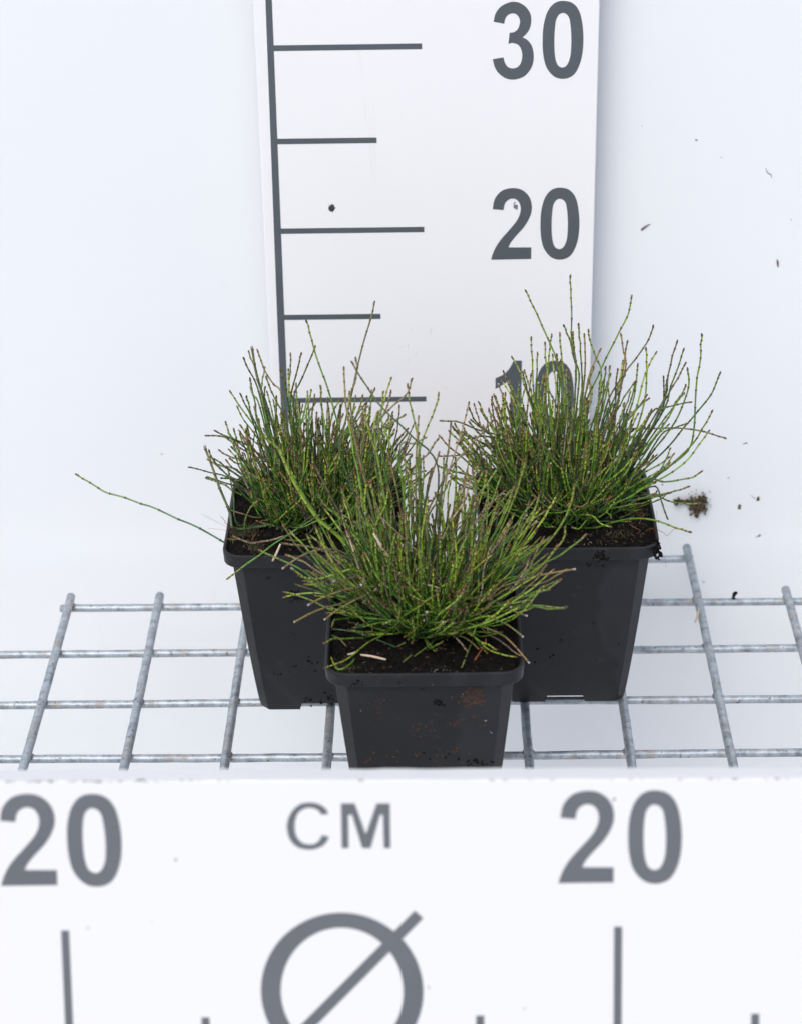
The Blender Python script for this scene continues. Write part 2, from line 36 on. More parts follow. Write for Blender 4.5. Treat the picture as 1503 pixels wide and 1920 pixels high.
STEMS = {"L":[["D",1,[[-7.66,6.97,15.63],[-7.87,6.92,16.59],[-8.11,6.87,17.53],[-8.23,6.81,18.47],[-8.33,6.76,19.38]]],["d",1,[[-8.17,7.66,17.4],[-8.39,8.08,17.86],[-8.58,8.49,17.96],[-8.7,8.9,18.24]]],["b",1,[[-8.08,7.37,16.24],[-8.27,7.17,17.26],[-8.55,6.98,18.08],[-8.78,6.78,18.81]]],["b",1,[[-6.97,6.82,16.76],[-7.31,7.1,17.1],[-7.76,7.38,17.71],[-8.0,7.66,18.28],[-8.19,7.94,18.73]]],["g",1,[[-7.94,6.73,16.45],[-7.96,7.39,17.07],[-7.9,8.04,17.32],[-7.88,8.7,17.44]]],["g",1,[[-8.31,7.53,15.14],[-8.37,7.58,15.82],[-8.5,7.63,16.69],[-8.57,7.67,17.33]]],["b",1,[[-8.03,7.67,15.87],[-7.93,7.73,16.21],[-7.83,7.79,16.79]]],["g",1,[[-7.02,8.41,14.71],[-7.41,8.51,15.61],[-7.65,8.61,16.22],[-7.88,8.71,16.93]]],["g",1,[[-6.76,7.8,15.94],[-6.88,7.57,17.06],[-7.06,7.35,17.9]]],["d",1,[[-6.56,7.09,15.8],[-6.68,7.59,16.73],[-6.59,8.09,17.42],[-6.59,8.59,18.24]]],["b",1,[[-6.74,8.45,15.16],[-6.58,7.8,16.4],[-6.24,7.15,17.7],[-5.9,6.5,19.16]]],["d",1,[[-6.42,7.13,16.24],[-6.09,7.22,17.21],[-5.65,7.31,18.17],[-5.26,7.4,19.13]]],["y",1,[[-7.31,7.67,12.89],[-7.77,7.97,13.51],[-8.4,8.27,14.18],[-8.91,8.57,14.75],[-9.38,8.87,15.33],[-9.79,9.18,15.95]]],["d",1,[[-8.69,8.05,15.09],[-8.95,7.98,15.78],[-9.15,7.91,16.38]]],["y",1,[[-8.36,7.91,14.49],[-8.55,7.47,15.27],[-8.62,7.03,15.94],[-8.69,6.59,16.84]]],["g",1,[[-9.08,6.68,12.83],[-9.44,7.0,13.77],[-9.73,7.31,14.42],[-9.92,7.62,14.98]]],["g",1,[[-9.2,8.36,11.99],[-9.35,8.4,12.6],[-9.48,8.44,13.54],[-9.6,8.48,14.19]]],["d",1,[[-8.5,7.76,13.19],[-9.19,7.6,13.8],[-9.8,7.44,14.12],[-10.41,7.28,14.33],[-10.95,7.12,14.41]]],["d",1,[[-8.54,7.98,12.7],[-9.34,7.79,13.67],[-9.98,7.59,14.15],[-10.51,7.39,14.58]]],["y",1,[[-8.72,6.94,12.84],[-8.82,7.51,13.27],[-8.94,8.09,13.47],[-9.02,8.67,14.05]]],["d",1,[[-7.55,7.82,12.39],[-8.86,8.11,12.47],[-9.53,8.4,12.48],[-10.11,8.7,12.56],[-10.51,8.99,12.73]]],["d",1,[[-9.45,8.14,11.86],[-9.8,8.34,12.05],[-10.13,8.55,12.39]]],["d",1,[[-9.4,8.02,11.92],[-9.76,7.9,12.23],[-10.18,7.79,12.36]]],["g",1,[[-6.21,6.7,14.58],[-6.02,7.51,15.13],[-5.87,8.33,15.68],[-5.83,9.14,15.87]]],["g",1,[[-5.83,7.29,15.23],[-5.73,8.17,15.66],[-5.65,9.05,16.02]]],["g",1,[[-5.79,6.79,14.76],[-5.63,7.37,15.19],[-5.52,7.94,15.48]]],["g",1,[[-4.92,7.08,14.47],[-5.02,7.84,14.96],[-5.13,8.6,15.17]]],["b",1,[[-5.28,7.05,13.93],[-5.43,8.08,14.38],[-5.42,9.11,14.74]]],["y",1,[[-6.6,7.3,16.17],[-6.67,7.74,17.12],[-6.7,8.19,17.57]]],["g",1,[[-6.15,6.89,15.42],[-6.29,7.62,16.01],[-6.34,8.34,16.71]]],["y",1,[[-7.34,7.99,14.68],[-7.31,7.52,15.61],[-7.26,7.04,16.62]]],["y",1,[[-8.04,7.63,13.68],[-8.23,8.2,14.12],[-8.33,8.76,14.57]]],["y",1,[[-6.22,6.91,13.54],[-6.32,9.26,12.86]]],["g",1,[[-8.13,6.84,16.21],[-8.46,7.95,16.17],[-8.72,9.05,16.22]]],["y",1,[[-4.02,7.0,13.4],[-4.31,7.0,15.17],[-4.68,7.0,16.88],[-5.06,7.0,18.12],[-5.67,7.0,20.66]]],["b",1,[[-4.18,6.0,14.07],[-3.93,6.07,15.31],[-3.52,6.14,17.0],[-3.23,6.21,18.33],[-2.92,6.29,19.54],[-2.64,6.36,20.4],[-2.45,6.43,21.14],[-2.28,6.5,21.8]]],["D",1,[[-9.34,4.6,10.46],[-9.63,4.75,11.19],[-10.05,4.9,12.45],[-10.4,5.05,13.61],[-10.74,5.2,14.8]]],["d",1,[[-9.23,4.6,10.66],[-9.41,4.7,12.4],[-9.61,4.8,13.67]]],["R",0,[[-9.86,4.3,9.78],[-10.29,4.27,10.1],[-11.0,4.24,10.61],[-11.5,4.21,10.93],[-11.88,4.18,11.13],[-12.26,4.15,11.33],[-13.35,4.12,11.98],[-13.65,4.08,12.12],[-14.84,4.05,12.59],[-15.55,4.02,12.85],[-15.75,3.99,12.98],[-16.33,3.96,13.44],[-16.77,3.93,13.78],[-17.01,3.9,13.98]]],["g",0,[[-5.13,3.6,11.74],[-6.17,3.1,11.28],[-7.2,2.6,10.83],[-7.83,2.1,10.51],[-8.7,1.6,10.09],[-9.65,1.1,9.55]]],["g",1,[[-9.0,4.6,9.3],[-8.94,4.53,10.04],[-8.88,4.45,11.04],[-8.59,4.38,11.77],[-8.06,4.3,12.31]]],["g",0,[[-6.0,5.5,10.64],[-6.86,5.2,10.11],[-7.7,4.9,9.83],[-8.59,4.6,9.78]]],["b",0,[[-8.89,4.2,10.01],[-9.43,4.05,10.15],[-9.92,3.9,10.27]]],["g",0,[[-7.73,5.0,9.4],[-8.36,4.5,9.73]]]],"F":[["d",1,[[0.64,-2.0,16.44],[0.36,-1.83,17.66],[-0.5,-1.67,18.45],[-1.26,-1.5,19.23],[-2.02,-1.33,20.02],[-2.67,-1.17,21.0],[-3.22,-1.0,21.98]]],["b",1,[[-3.29,-1.0,19.66],[-3.06,-1.0,20.93],[-2.95,-1.0,21.67],[-3.0,-1.0,22.19]]],["b",1,[[-3.31,-1.0,18.7],[-3.49,-0.67,19.51],[-3.56,-0.33,20.42],[-3.58,0.0,21.28]]],["y",1,[[-3.36,-1.0,18.59],[-3.4,-0.5,19.43],[-3.35,0.0,20.06]]],["y",1,[[-2.25,-1.0,18.58],[-1.85,-0.33,19.33],[-1.66,0.33,19.88],[-1.46,1.0,20.27]]],["g",1,[[-2.01,-1.0,18.36],[-1.92,0.0,18.96],[-1.82,1.0,19.58]]],["d",1,[[-3.84,-1.0,17.3],[-3.62,-0.75,18.26],[-3.03,-0.5,19.0],[-2.53,-0.25,19.63],[-2.18,0.0,20.2]]],["b",1,[[-2.86,-1.0,17.51],[-2.16,-0.5,18.56],[-1.47,-0.0,19.17],[-0.78,0.5,19.58],[-0.47,1.0,20.21]]],["y",1,[[-0.18,-1.0,16.49],[-0.22,-0.5,17.34],[-0.36,0.0,18.19],[-0.6,0.5,19.15],[-0.73,1.0,19.94]]],["y",1,[[-0.28,-1.0,16.6],[-0.12,-0.5,17.45],[0.18,0.0,18.18],[0.53,0.5,18.81],[0.72,1.0,19.49]]],["b",1,[[-0.32,-1.0,17.48],[-0.26,-0.5,18.32],[-0.21,0.0,18.78]]],["y",1,[[-2.03,-3.0,17.84],[-2.29,-3.0,18.9],[-2.47,-3.0,19.75],[-2.73,-3.0,20.7]]],["y",1,[[-1.08,-3.0,17.72],[-1.44,-3.0,18.58],[-1.71,-3.0,19.53],[-2.02,-3.0,20.43]]],["w",1,[[0.63,-2.0,15.34],[1.13,-1.75,16.74],[1.53,-1.5,17.92],[1.83,-1.25,18.87],[2.08,-1.0,19.92]]],["b",1,[[0.73,-2.0,15.34],[0.94,-2.0,16.98],[1.19,-2.0,18.59],[1.24,-2.0,19.39]]],["b",1,[[0.04,-2.0,14.24],[0.64,-1.75,15.76],[1.33,-1.5,16.94],[2.31,-1.25,18.0],[3.19,-1.0,18.97]]],["d",1,[[-2.26,-1.0,17.93],[-1.48,-0.5,18.55],[-0.79,-0.0,18.84]]],["b",1,[[-0.23,-2.0,16.88],[0.17,-2.0,17.75],[0.71,-2.0,18.6]]],["d",1,[[-1.08,-2.0,17.98],[-0.5,-2.0,18.29],[0.18,-2.0,18.6]]],["Y",1,[[-3.87,-3.0,13.94],[-4.8,-3.17,15.14],[-5.51,-3.33,16.54],[-6.03,-3.5,17.81],[-6.46,-3.67,18.86],[-6.8,-3.83,19.36],[-7.15,-4.0,19.92]]],["Y",1,[[-3.12,-3.0,12.81],[-3.86,-3.2,14.04],[-4.79,-3.4,15.15],[-5.5,-3.6,16.46],[-6.02,-3.8,17.75],[-6.42,-4.0,19.23]]],["b",1,[[-3.46,-3.0,14.48],[-3.98,-3.67,16.05],[-4.39,-4.33,17.36],[-4.79,-5.0,18.76]]],["y",1,[[-2.71,-3.0,13.48],[-3.62,-3.67,15.17],[-4.42,-4.33,16.4],[-4.74,-5.0,17.39]]],["b",1,[[1.3,-3.0,13.32],[2.08,-3.0,14.42],[2.76,-3.0,15.18],[3.14,-3.0,15.83]]],["w",1,[[1.8,-2.0,13.33],[2.59,-2.0,14.66],[3.17,-2.0,15.31],[3.71,-2.0,15.86]]],["b",1,[[2.52,-4.0,11.37],[3.48,-4.5,12.21],[4.67,-5.0,12.9],[5.6,-5.5,13.44],[6.71,-6.0,13.93]]],["g",1,[[2.28,-4.0,10.53],[3.5,-4.25,10.94],[4.71,-4.5,11.21],[5.67,-4.75,11.27],[6.38,-5.0,11.32]]],["g",1,[[3.26,-4.0,10.8],[3.97,-4.5,11.5],[4.92,-5.0,12.2],[5.66,-5.5,12.62]]],["b",1,[[0.8,-4.0,10.83],[2.02,-4.7,10.94],[2.98,-5.4,11.06],[3.68,-6.1,11.13],[4.38,-6.8,10.89]]],["b",1,[[0.31,-4.5,10.41],[1.28,-5.16,10.79],[2.48,-5.82,10.89],[3.43,-6.48,10.85],[4.01,-7.14,10.63],[4.63,-7.8,10.13]]],["b",1,[[2.52,-4.0,11.51],[3.24,-4.67,11.47],[3.94,-5.33,11.43],[4.59,-6.0,11.53]]],["Y",1,[[2.54,-3.0,11.08],[3.77,-3.25,11.92],[4.49,-3.5,12.19],[5.45,-3.75,13.02],[6.02,-4.0,14.12]]],["Y",1,[[3.78,-3.0,11.07],[5.0,-3.0,12.05],[5.97,-3.0,13.3],[6.33,-3.0,13.85],[6.43,-3.0,14.54]]],["b",1,[[-2.12,-4.5,11.71],[-3.19,-5.12,11.94],[-4.01,-5.75,12.03],[-4.95,-6.38,12.08],[-5.86,-7.0,11.9]]],["b",1,[[-1.86,-4.5,12.13],[-2.81,-5.12,12.63],[-3.75,-5.75,12.78],[-4.68,-6.38,12.76],[-5.2,-7.0,12.77]]],["b",1,[[-1.99,-4.5,12.05],[-2.81,-5.4,12.29],[-3.75,-6.3,12.21],[-4.48,-7.2,12.14]]],["b",1,[[-2.38,-3.0,11.99],[-3.56,-3.5,13.4],[-4.4,-4.0,13.99],[-5.52,-4.5,13.97],[-6.43,-5.0,13.52]]],["Y",1,[[-2.36,-4.0,12.27],[-3.18,-4.4,13.12],[-3.89,-4.8,13.16],[-4.6,-5.2,13.14],[-5.18,-5.6,13.34],[-5.67,-6.0,13.77]]],["b",1,[[-2.38,-3.0,11.99],[-3.81,-3.5,13.4],[-5.17,-4.0,14.08],[-6.46,-4.5,14.59]]],["b",1,[[-1.87,-4.0,12.12],[-2.81,-4.67,12.93],[-3.39,-5.33,13.17],[-4.08,-6.0,13.42]]],["y",1,[[-1.66,-4.0,10.57],[-3.08,-4.5,12.0],[-4.24,-5.0,13.41],[-4.89,-5.5,14.79],[-5.19,-6.0,15.87]]],["Y",1,[[-1.4,-4.5,10.57],[-2.58,-5.0,12.0],[-3.74,-5.5,13.55],[-4.5,-6.0,15.33],[-4.79,-6.5,16.54]]],["Y",1,[[3.53,-3.0,11.07],[4.74,-3.25,12.61],[5.93,-3.5,14.4],[6.56,-3.75,15.89],[6.71,-4.0,17.23]]],["Y",1,[[2.79,-3.0,11.36],[4.01,-3.0,12.9],[5.22,-3.0,14.56],[6.04,-3.0,16.19]]],["y",1,[[2.54,-3.0,11.08],[3.77,-3.0,12.76],[4.73,-3.0,14.56],[5.25,-3.0,16.2]]],["y",1,[[2.05,-3.0,11.66],[3.28,-3.0,13.89],[4.11,-3.0,16.07],[4.58,-3.0,17.96]]],["g",1,[[3.53,-3.0,11.36],[4.98,-3.33,12.52],[6.18,-3.67,13.38],[7.34,-4.0,14.65]]],["g",1,[[2.3,-3.0,11.08],[3.52,-3.33,12.53],[4.72,-3.67,13.54],[5.66,-4.0,14.4]]],["d",0,[[-1.37,-6.0,9.96],[-2.03,-5.49,9.96],[-3.08,-4.71,9.96],[-3.54,-4.57,9.96],[-4.07,-4.39,9.96],[-4.33,-4.43,9.96],[-4.38,-4.81,9.96],[-3.98,-5.2,9.96],[-3.57,-5.96,9.96]]],["y",0,[[-0.35,-3.86,9.96],[-0.6,-4.88,9.96],[-0.92,-5.63,9.96],[-1.34,-6.0,9.96]]],["y",0,[[-0.66,-6.75,9.96],[-1.04,-7.35,9.96]]],["g",0,[[1.62,-4.28,9.96],[1.15,-5.04,9.96],[0.5,-5.41,9.96],[-0.02,-6.15,9.96],[-0.53,-6.88,9.96]]],["Y",0,[[-3.21,-7.07,9.96],[-3.51,-7.68,9.96],[-3.89,-7.91,9.96],[-4.09,-7.54,9.96],[-4.28,-6.75,9.96]]],["g",0,[[2.12,-5.43,9.96],[1.84,-6.79,9.96],[1.57,-7.88,9.96]]],["g",0,[[1.94,-4.29,9.96],[2.37,-5.69,9.96],[2.8,-6.69,9.96]]]],"R":[["y",1,[[6.81,8.25,16.27],[6.59,8.48,17.56],[6.27,8.71,18.38],[5.85,8.93,19.32],[5.32,9.16,20.47],[4.98,9.39,21.12]]],["y",1,[[7.57,8.94,17.11],[7.32,8.79,18.56],[7.27,8.63,19.77],[7.21,8.48,20.96],[7.15,8.32,22.3]]],["y",1,[[8.11,8.58,15.41],[8.67,8.64,16.77],[9.12,8.69,17.9],[9.62,8.75,19.01],[10.06,8.8,20.0],[10.22,8.86,20.99]]],["b",1,[[9.11,7.74,15.78],[9.78,7.47,17.28],[10.35,7.2,18.31],[10.86,6.93,19.32],[11.08,6.66,20.33]]],["y",1,[[13.09,7.39,13.09],[13.38,7.26,14.56],[13.34,7.13,15.78],[13.37,7.01,17.22],[13.47,6.88,18.52],[13.43,6.75,19.81]]],["g",1,[[12.27,8.72,12.68],[13.03,8.32,14.05],[13.69,7.93,15.17],[14.22,7.54,16.28],[14.53,7.14,17.6]]],["b",1,[[11.83,7.59,15.82],[11.97,7.36,17.19],[12.11,7.12,18.32],[12.32,6.88,19.42]]],["g",1,[[11.97,8.7,14.83],[12.22,8.46,16.11],[12.52,8.22,17.26],[12.79,7.98,18.51]]],["b",1,[[11.64,8.42,14.62],[12.16,8.74,15.63],[12.69,9.07,16.41],[13.1,9.4,17.13]]],["g",1,[[12.37,8.09,14.17],[12.81,7.77,15.49],[13.02,7.46,16.68],[12.88,7.14,17.85]]],["y",1,[[10.43,7.1,15.6],[10.75,7.61,16.75],[11.09,8.11,17.44],[11.53,8.62,18.07]]],["y",1,[[10.72,7.74,14.83],[10.96,8.0,16.1],[11.0,8.27,17.37],[10.97,8.54,18.34]]],["y",1,[[10.33,8.34,15.26],[10.5,8.3,16.55],[10.57,8.27,17.6]]],["b",1,[[9.66,8.05,15.63],[9.79,8.2,16.95],[9.93,8.35,17.92],[10.06,8.51,18.74]]],["b",1,[[9.85,7.4,17.54],[9.77,7.78,18.51],[9.64,8.16,19.26]]],["b",1,[[8.0,7.25,16.95],[8.41,7.62,18.03],[8.72,7.99,18.55]]],["y",1,[[8.78,8.07,17.02],[8.49,8.03,17.97],[8.16,7.99,18.9],[8.05,7.94,19.6]]],["b",1,[[7.92,7.79,17.39],[7.95,8.3,18.42],[7.92,8.82,19.0]]],["y",1,[[7.85,8.06,16.12],[7.74,7.56,17.73],[7.6,7.06,19.31],[7.46,6.56,20.5]]],["y",1,[[7.71,8.48,16.62],[7.39,8.03,17.98],[7.14,7.57,19.09],[6.78,7.12,20.19]]],["b",1,[[7.5,7.76,17.18],[7.37,7.71,18.46],[7.29,7.67,19.61]]],["y",1,[[7.0,7.79,15.79],[6.9,8.27,16.96],[6.8,8.75,18.01],[6.74,9.23,18.9]]],["y",1,[[6.15,7.7,16.19],[6.08,7.65,17.25],[6.16,7.6,18.64],[6.25,7.55,19.54]]],["y",1,[[6.11,7.19,16.77],[5.99,7.56,17.97],[5.94,7.94,18.95]]],["y",1,[[6.74,8.84,15.65],[6.65,8.49,17.09],[6.54,8.14,18.23]]],["y",1,[[5.57,8.49,14.66],[5.44,8.39,16.23],[5.34,8.29,17.66],[5.29,8.19,19.12]]],["y",1,[[5.58,8.68,14.21],[5.15,8.9,15.76],[4.77,9.12,16.83],[4.35,9.34,17.58]]],["b",1,[[5.37,8.63,13.29],[4.72,8.66,14.94],[4.28,8.7,16.1],[3.91,8.73,17.08]]],["g",1,[[5.63,7.51,15.0],[5.33,8.23,16.07],[4.98,8.96,17.02]]],["b",1,[[4.59,7.69,13.28],[4.26,7.77,14.19],[3.84,7.86,14.97],[3.5,7.95,16.08]]],["g",1,[[4.49,8.14,14.24],[4.26,7.71,15.15],[3.98,7.29,16.08]]],["y",1,[[11.95,8.24,11.48],[12.65,8.04,12.29],[13.44,7.85,13.33],[13.9,7.65,14.37],[14.29,7.45,15.39]]],["y",1,[[12.16,7.21,11.88],[13.13,7.55,12.53],[13.77,7.9,13.3],[14.31,8.25,13.9]]],["g",1,[[11.16,7.78,11.48],[12.03,7.79,11.22],[12.99,7.8,11.33],[13.52,7.82,11.43],[14.01,7.83,11.82]]],["g",1,[[11.13,7.18,10.7],[12.14,7.66,10.62],[12.84,8.14,10.55],[13.51,8.62,10.54]]],["g",1,[[11.43,8.03,10.38],[12.27,7.69,10.18],[12.99,7.35,10.21],[13.91,7.01,10.37]]],["b",1,[[9.74,8.33,13.73],[11.53,8.18,14.02],[12.9,8.02,14.08],[14.06,7.87,13.93],[15.09,7.71,13.61]]],["d",1,[[11.2,7.39,15.22],[11.83,7.43,15.49],[12.56,7.46,15.7],[13.27,7.5,15.78]]],["g",1,[[12.07,7.49,14.93],[12.56,8.39,15.32],[13.09,9.3,15.48]]],["d",1,[[11.79,7.56,13.96],[12.59,7.25,14.57],[13.07,6.94,14.89]]],["d",1,[[11.57,7.45,11.16],[11.92,7.47,10.3],[12.11,7.5,9.67],[12.32,7.52,9.17]]],["d",1,[[5.5,8.87,12.92],[4.19,8.68,13.39],[2.79,8.49,13.86],[1.72,8.3,14.44],[0.71,8.11,14.63]]],["b",1,[[3.42,7.83,13.81],[2.56,7.35,14.88],[2.2,6.88,15.94]]],["d",1,[[4.74,8.77,12.5],[3.87,8.68,13.16],[3.12,8.59,13.69],[2.26,8.5,14.51]]],["b",1,[[4.36,7.29,13.71],[3.97,8.39,13.77],[3.73,9.5,13.78]]],["g",1,[[11.87,8.76,14.8],[12.02,8.44,15.89],[12.0,8.11,16.79]]],["d",1,[[11.82,8.18,14.85],[11.82,7.42,16.36],[11.68,6.66,17.63]]],["b",1,[[9.5,8.54,15.17],[9.46,7.78,16.46],[9.47,7.02,17.89]]],["g",1,[[8.93,8.08,15.4],[9.16,8.69,16.27],[9.29,9.31,17.04]]],["g",1,[[8.75,7.13,15.84],[8.8,6.83,17.13],[8.85,6.53,18.23]]],["d",1,[[4.2,8.69,12.31],[3.43,8.38,12.95],[2.25,8.06,13.71],[1.41,7.75,14.29]]],["d",1,[[3.43,8.34,13.45],[2.46,7.77,13.85],[1.51,7.21,13.78]]],["b",1,[[2.34,7.53,13.38],[2.88,7.62,14.16],[3.46,7.72,14.83]]],["d",1,[[4.06,7.62,12.6],[2.78,7.95,12.81],[1.6,8.28,12.57],[0.64,8.61,12.39]]],["d",1,[[2.47,8.53,12.53],[3.32,8.07,13.34],[4.26,7.62,13.97]]],["y",1,[[12.48,8.57,15.12],[12.84,8.28,15.96],[12.95,7.99,16.55]]],["g",0,[[10.42,6.2,10.37],[9.45,5.95,10.04],[8.06,5.7,9.58],[6.56,5.45,9.25],[5.17,5.2,9.22]]]]}

# ------------------------------------------------------------------ materials
def mat(name, col, rough=0.5, metal=0.0, spec=0.5):
    m = bpy.data.materials.new(name); m.use_nodes = True
    b = m.node_tree.nodes['Principled BSDF']
    b.inputs['Base Color'].default_value = (*col, 1); b.inputs['Roughness'].default_value = rough
    b.inputs['Metallic'].default_value = metal; b.inputs['Specular IOR Level'].default_value = spec
    return m, m.node_tree, b
def N(nt, t, **kw):
    n = nt.nodes.new(t)
    for k, v in kw.items():
        if hasattr(n, k): setattr(n, k, v)
        else: n.inputs[k].default_value = v
    return n
def noise(nt, scale, detail=4, rough=0.5, dist=0.0, stretch=None):
    tc = N(nt, 'ShaderNodeTexCoord'); n = N(nt, 'ShaderNodeTexNoise', Scale=scale, Detail=detail, Roughness=rough, Distortion=dist)
    if stretch:
        mp = N(nt, 'ShaderNodeMapping'); mp.inputs['Scale'].default_value = stretch
        nt.links.new(tc.outputs['Object'], mp.inputs[0]); nt.links.new(mp.outputs[0], n.inputs['Vector'])
    else: nt.links.new(tc.outputs['Object'], n.inputs['Vector'])
    return n
def ramp(nt, src, stops):
    r = N(nt, 'ShaderNodeValToRGB'); e = r.color_ramp.elements
    while len(e) < len(stops): e.new(0.5)
    for q, (p, c) in zip(e, stops): q.position = p; q.color = (*c, 1)
    nt.links.new(src, r.inputs[0]); return r
def mix(nt, fac, a, b):
    m = N(nt, 'ShaderNodeMix', data_type='RGBA')
    for s, v in ((m.inputs[0], fac), (m.inputs[6], a), (m.inputs[7], b)):
        if hasattr(v, 'is_output'): nt.links.new(v, s)
        elif isinstance(v, tuple): s.default_value = (*v, 1)
        else: s.default_value = v
    return m.outputs[2]
def bump(nt, b, h, strength, dist):
    n = N(nt, 'ShaderNodeBump', Strength=strength, Distance=dist); nt.links.new(h, n.inputs['Height']); nt.links.new(n.outputs[0], b.inputs['Normal'])

def white_mat(name, col, rough, dirt, sc1=14.0, streak=(60, 60, 9), amount=0.55):
    m, t, b = mat(name, col, rough)
    a = noise(t, sc1, 5, .6); r1 = ramp(t, a.outputs[0], [(0.35, (0, 0, 0)), (0.75, (.35, .35, .35))])
    s = noise(t, 1.0, 5, .6, .4, streak); r2 = ramp(t, s.outputs[0], [(0.66, (0, 0, 0)), (0.8, (amount, amount, amount))])
    c = mix(t, r1.outputs[0], col, tuple(x*.965 for x in col)); c = mix(t, r2.outputs[0], c, dirt)
    t.links.new(c, b.inputs['Base Color'])
    h = noise(t, 350, 3); bump(t, b, h.outputs[0], .12, .0004)
    return m
M_board = white_mat('white_lacquer', (.80, .805, .82), .38, (.66, .64, .63))
M_plank = white_mat('worn_white_paint', (.705, .71, .72), .42, (.58, .56, .55), 9.0, (22, 22, 9), .5)
M_wall = white_mat('white_wall_panel', (.76, .79, .82), .5, (.70, .70, .70), 6.0, (25, 25, 25), .35)
def print_mat():
    m, t, b = mat('grey_vinyl', (.105, .125, .15), .42)
    a = noise(t, 40, 6, .65); r = ramp(t, a.outputs[0], [(.3, (.072, .088, .102)), (.55, (.082, .096, .110)), (.8, (.098, .109, .121))])
    t.links.new(r.outputs[0], b.inputs['Base Color'])
    return m
M_print = print_mat()
def print_mat2():
    m, t, b = mat('light_grey_vinyl', (.17, .19, .22), .45)
    a = noise(t, 30, 6, .65); r = ramp(t, a.outputs[0], [(.3, (.102, .114, .130)), (.7, (.118, .127, .143))])
    t.links.new(r.outputs[0], b.inputs['Base Color'])
    return m
M_print2 = print_mat2()
def zinc_mat():
    m, t, b = mat('galvanised_steel', (.45, .47, .49), .42, .55)
    a = noise(t, 160, 6, .7); r = ramp(t, a.outputs[0], [(.28, (.14, .165, .19)), (.43, (.30, .345, .385)), (.6, (.46, .51, .56)), (.8, (.33, .335, .34))])
    g = noise(t, 75, 5, .7, .8); rg = ramp(t, g.outputs[0], [(.52, (0, 0, 0)), (.64, (.8, .8, .8))])
    d = noise(t, 420, 3, .6); rd = ramp(t, d.outputs[0], [(.62, (0, 0, 0)), (.68, (.9, .9, .9))])
    c = mix(t, rg.outputs[0], r.outputs[0], (.29, .27, .255)); c = mix(t, rd.outputs[0], c, (.13, .115, .10))
    t.links.new(c, b.inputs['Base Color'])
    rr = N(t, 'ShaderNodeMapRange'); rr.inputs[3].default_value = .3; rr.inputs[4].default_value = .65
    t.links.new(a.outputs[0], rr.inputs[0]); t.links.new(rr.outputs[0], b.inputs['Roughness'])
    mm = N(t, 'ShaderNodeMapRange'); mm.inputs[3].default_value = .6; mm.inputs[4].default_value = .15
    t.links.new(rg.outputs[0], mm.inputs[0]); t.links.new(mm.outputs[0], b.inputs['Metallic'])
    bump(t, b, a.outputs[0], .5, .0006)
    return m
M_zinc = zinc_mat()
def weld_mat():
    m, t, b = mat('grimy_weld', (.3, .27, .25), .6, .3)
    a = noise(t, 300, 5, .7); r = ramp(t, a.outputs[0], [(.35, (.14, .12, .11)), (.55, (.30, .28, .27)), (.75, (.42, .42, .42))])
    t.links.new(r.outputs[0], b.inputs['Base Color']); bump(t, b, a.outputs[0], .6, .0006); return m
M_weld = weld_mat()
def pot_mat():
    m, t, b = mat('dark_grey_plastic', (.02, .022, .025), .45, spec=.34)
    a = noise(t, 22, 6, .62, .6); r = ramp(t, a.outputs[0], [(.3, (.0075, .0088, .011)), (.55, (.0115, .013, .0155)), (.75, (.021, .023, .027))])
    s = noise(t, 130, 5, .7, .3); rs = ramp(t, s.outputs[0], [(.62, (0, 0, 0)), (.72, (.55, .55, .55))])
    c = mix(t, rs.outputs[0], r.outputs[0], (.05, .036, .027))
    f = noise(t, 9, 3, .5, 1.2); rf = ramp(t, f.outputs[0], [(.5, (0, 0, 0)), (.53, (.22, .22, .22)), (.72, (.0, .0, .0))])
    c = mix(t, rf.outputs[0], c, (.04, .046, .056))
    t.links.new(c, b.inputs['Base Color'])
    rr = N(t, 'ShaderNodeMapRange'); rr.inputs[3].default_value = .34; rr.inputs[4].default_value = .6
    t.links.new(a.outputs[0], rr.inputs[0]); t.links.new(rr.outputs[0], b.inputs['Roughness'])
    bump(t, b, s.outputs[0], .12, .0005)
    return m
M_pot = pot_mat()
def soil_mat():
    m, t, b = mat('dark_peat', (.014, .011, .009), .9, spec=.15)
    a = noise(t, 260, 6, .75); r = ramp(t, a.outputs[0], [(.3, (.002, .0018, .0018)), (.5, (.006, .005, .0043)), (.64, (.014, .010, .008)), (.78, (.045, .03, .02))])
    t.links.new(r.outputs[0], b.inputs['Base Color']); bump(t, b, a.outputs[0], 1.0, .0016); return m
M_soil = soil_mat()
M_perlite = mat('white_perlite', (.42, .41, .38), .7)[0]
M_peat_brown = mat('brown_peat', (.064, .032, .021), .85, spec=.3)[0]
def moss_mat():
    m, t, b = mat('moss', (.09, .10, .03), .8)
    a = noise(t, 500, 3, .7); r = ramp(t, a.outputs[0], [(.35, (.02, .018, .009)), (.5, (.04, .04, .015)), (.65, (.09, .085, .03)), (.8, (.10, .055, .025))])
    t.links.new(r.outputs[0], b.inputs['Base Color']); return m
M_moss = moss_mat()
def stem_mat():
    m, t, b = mat('horsetail_stem', (.1, .2, .03), .42)
    at = N(t, 'ShaderNodeAttribute', attribute_name='Col')
    n = noise(t, 900, 4, .7); r = ramp(t, n.outputs[0], [(.3, (.72, .72, .72)), (.7, (1.2, 1.2, 1.2))])
    mx = N(t, 'ShaderNodeMix', data_type='RGBA', blend_type='MULTIPLY'); mx.inputs[0].default_value = .8
    t.links.new(at.outputs[0], mx.inputs[6]); t.links.new(r.outputs[0], mx.inputs[7]); t.links.new(mx.outputs[2], b.inputs['Base Color'])
    b.inputs['Subsurface Weight'].default_value = 0.0
    bump(t, b, n.outputs[0], .15, .0002)
    return m
M_stem = stem_mat()
M_screw = mat('screw_zinc', (.35, .36, .38), .35, .8)[0]
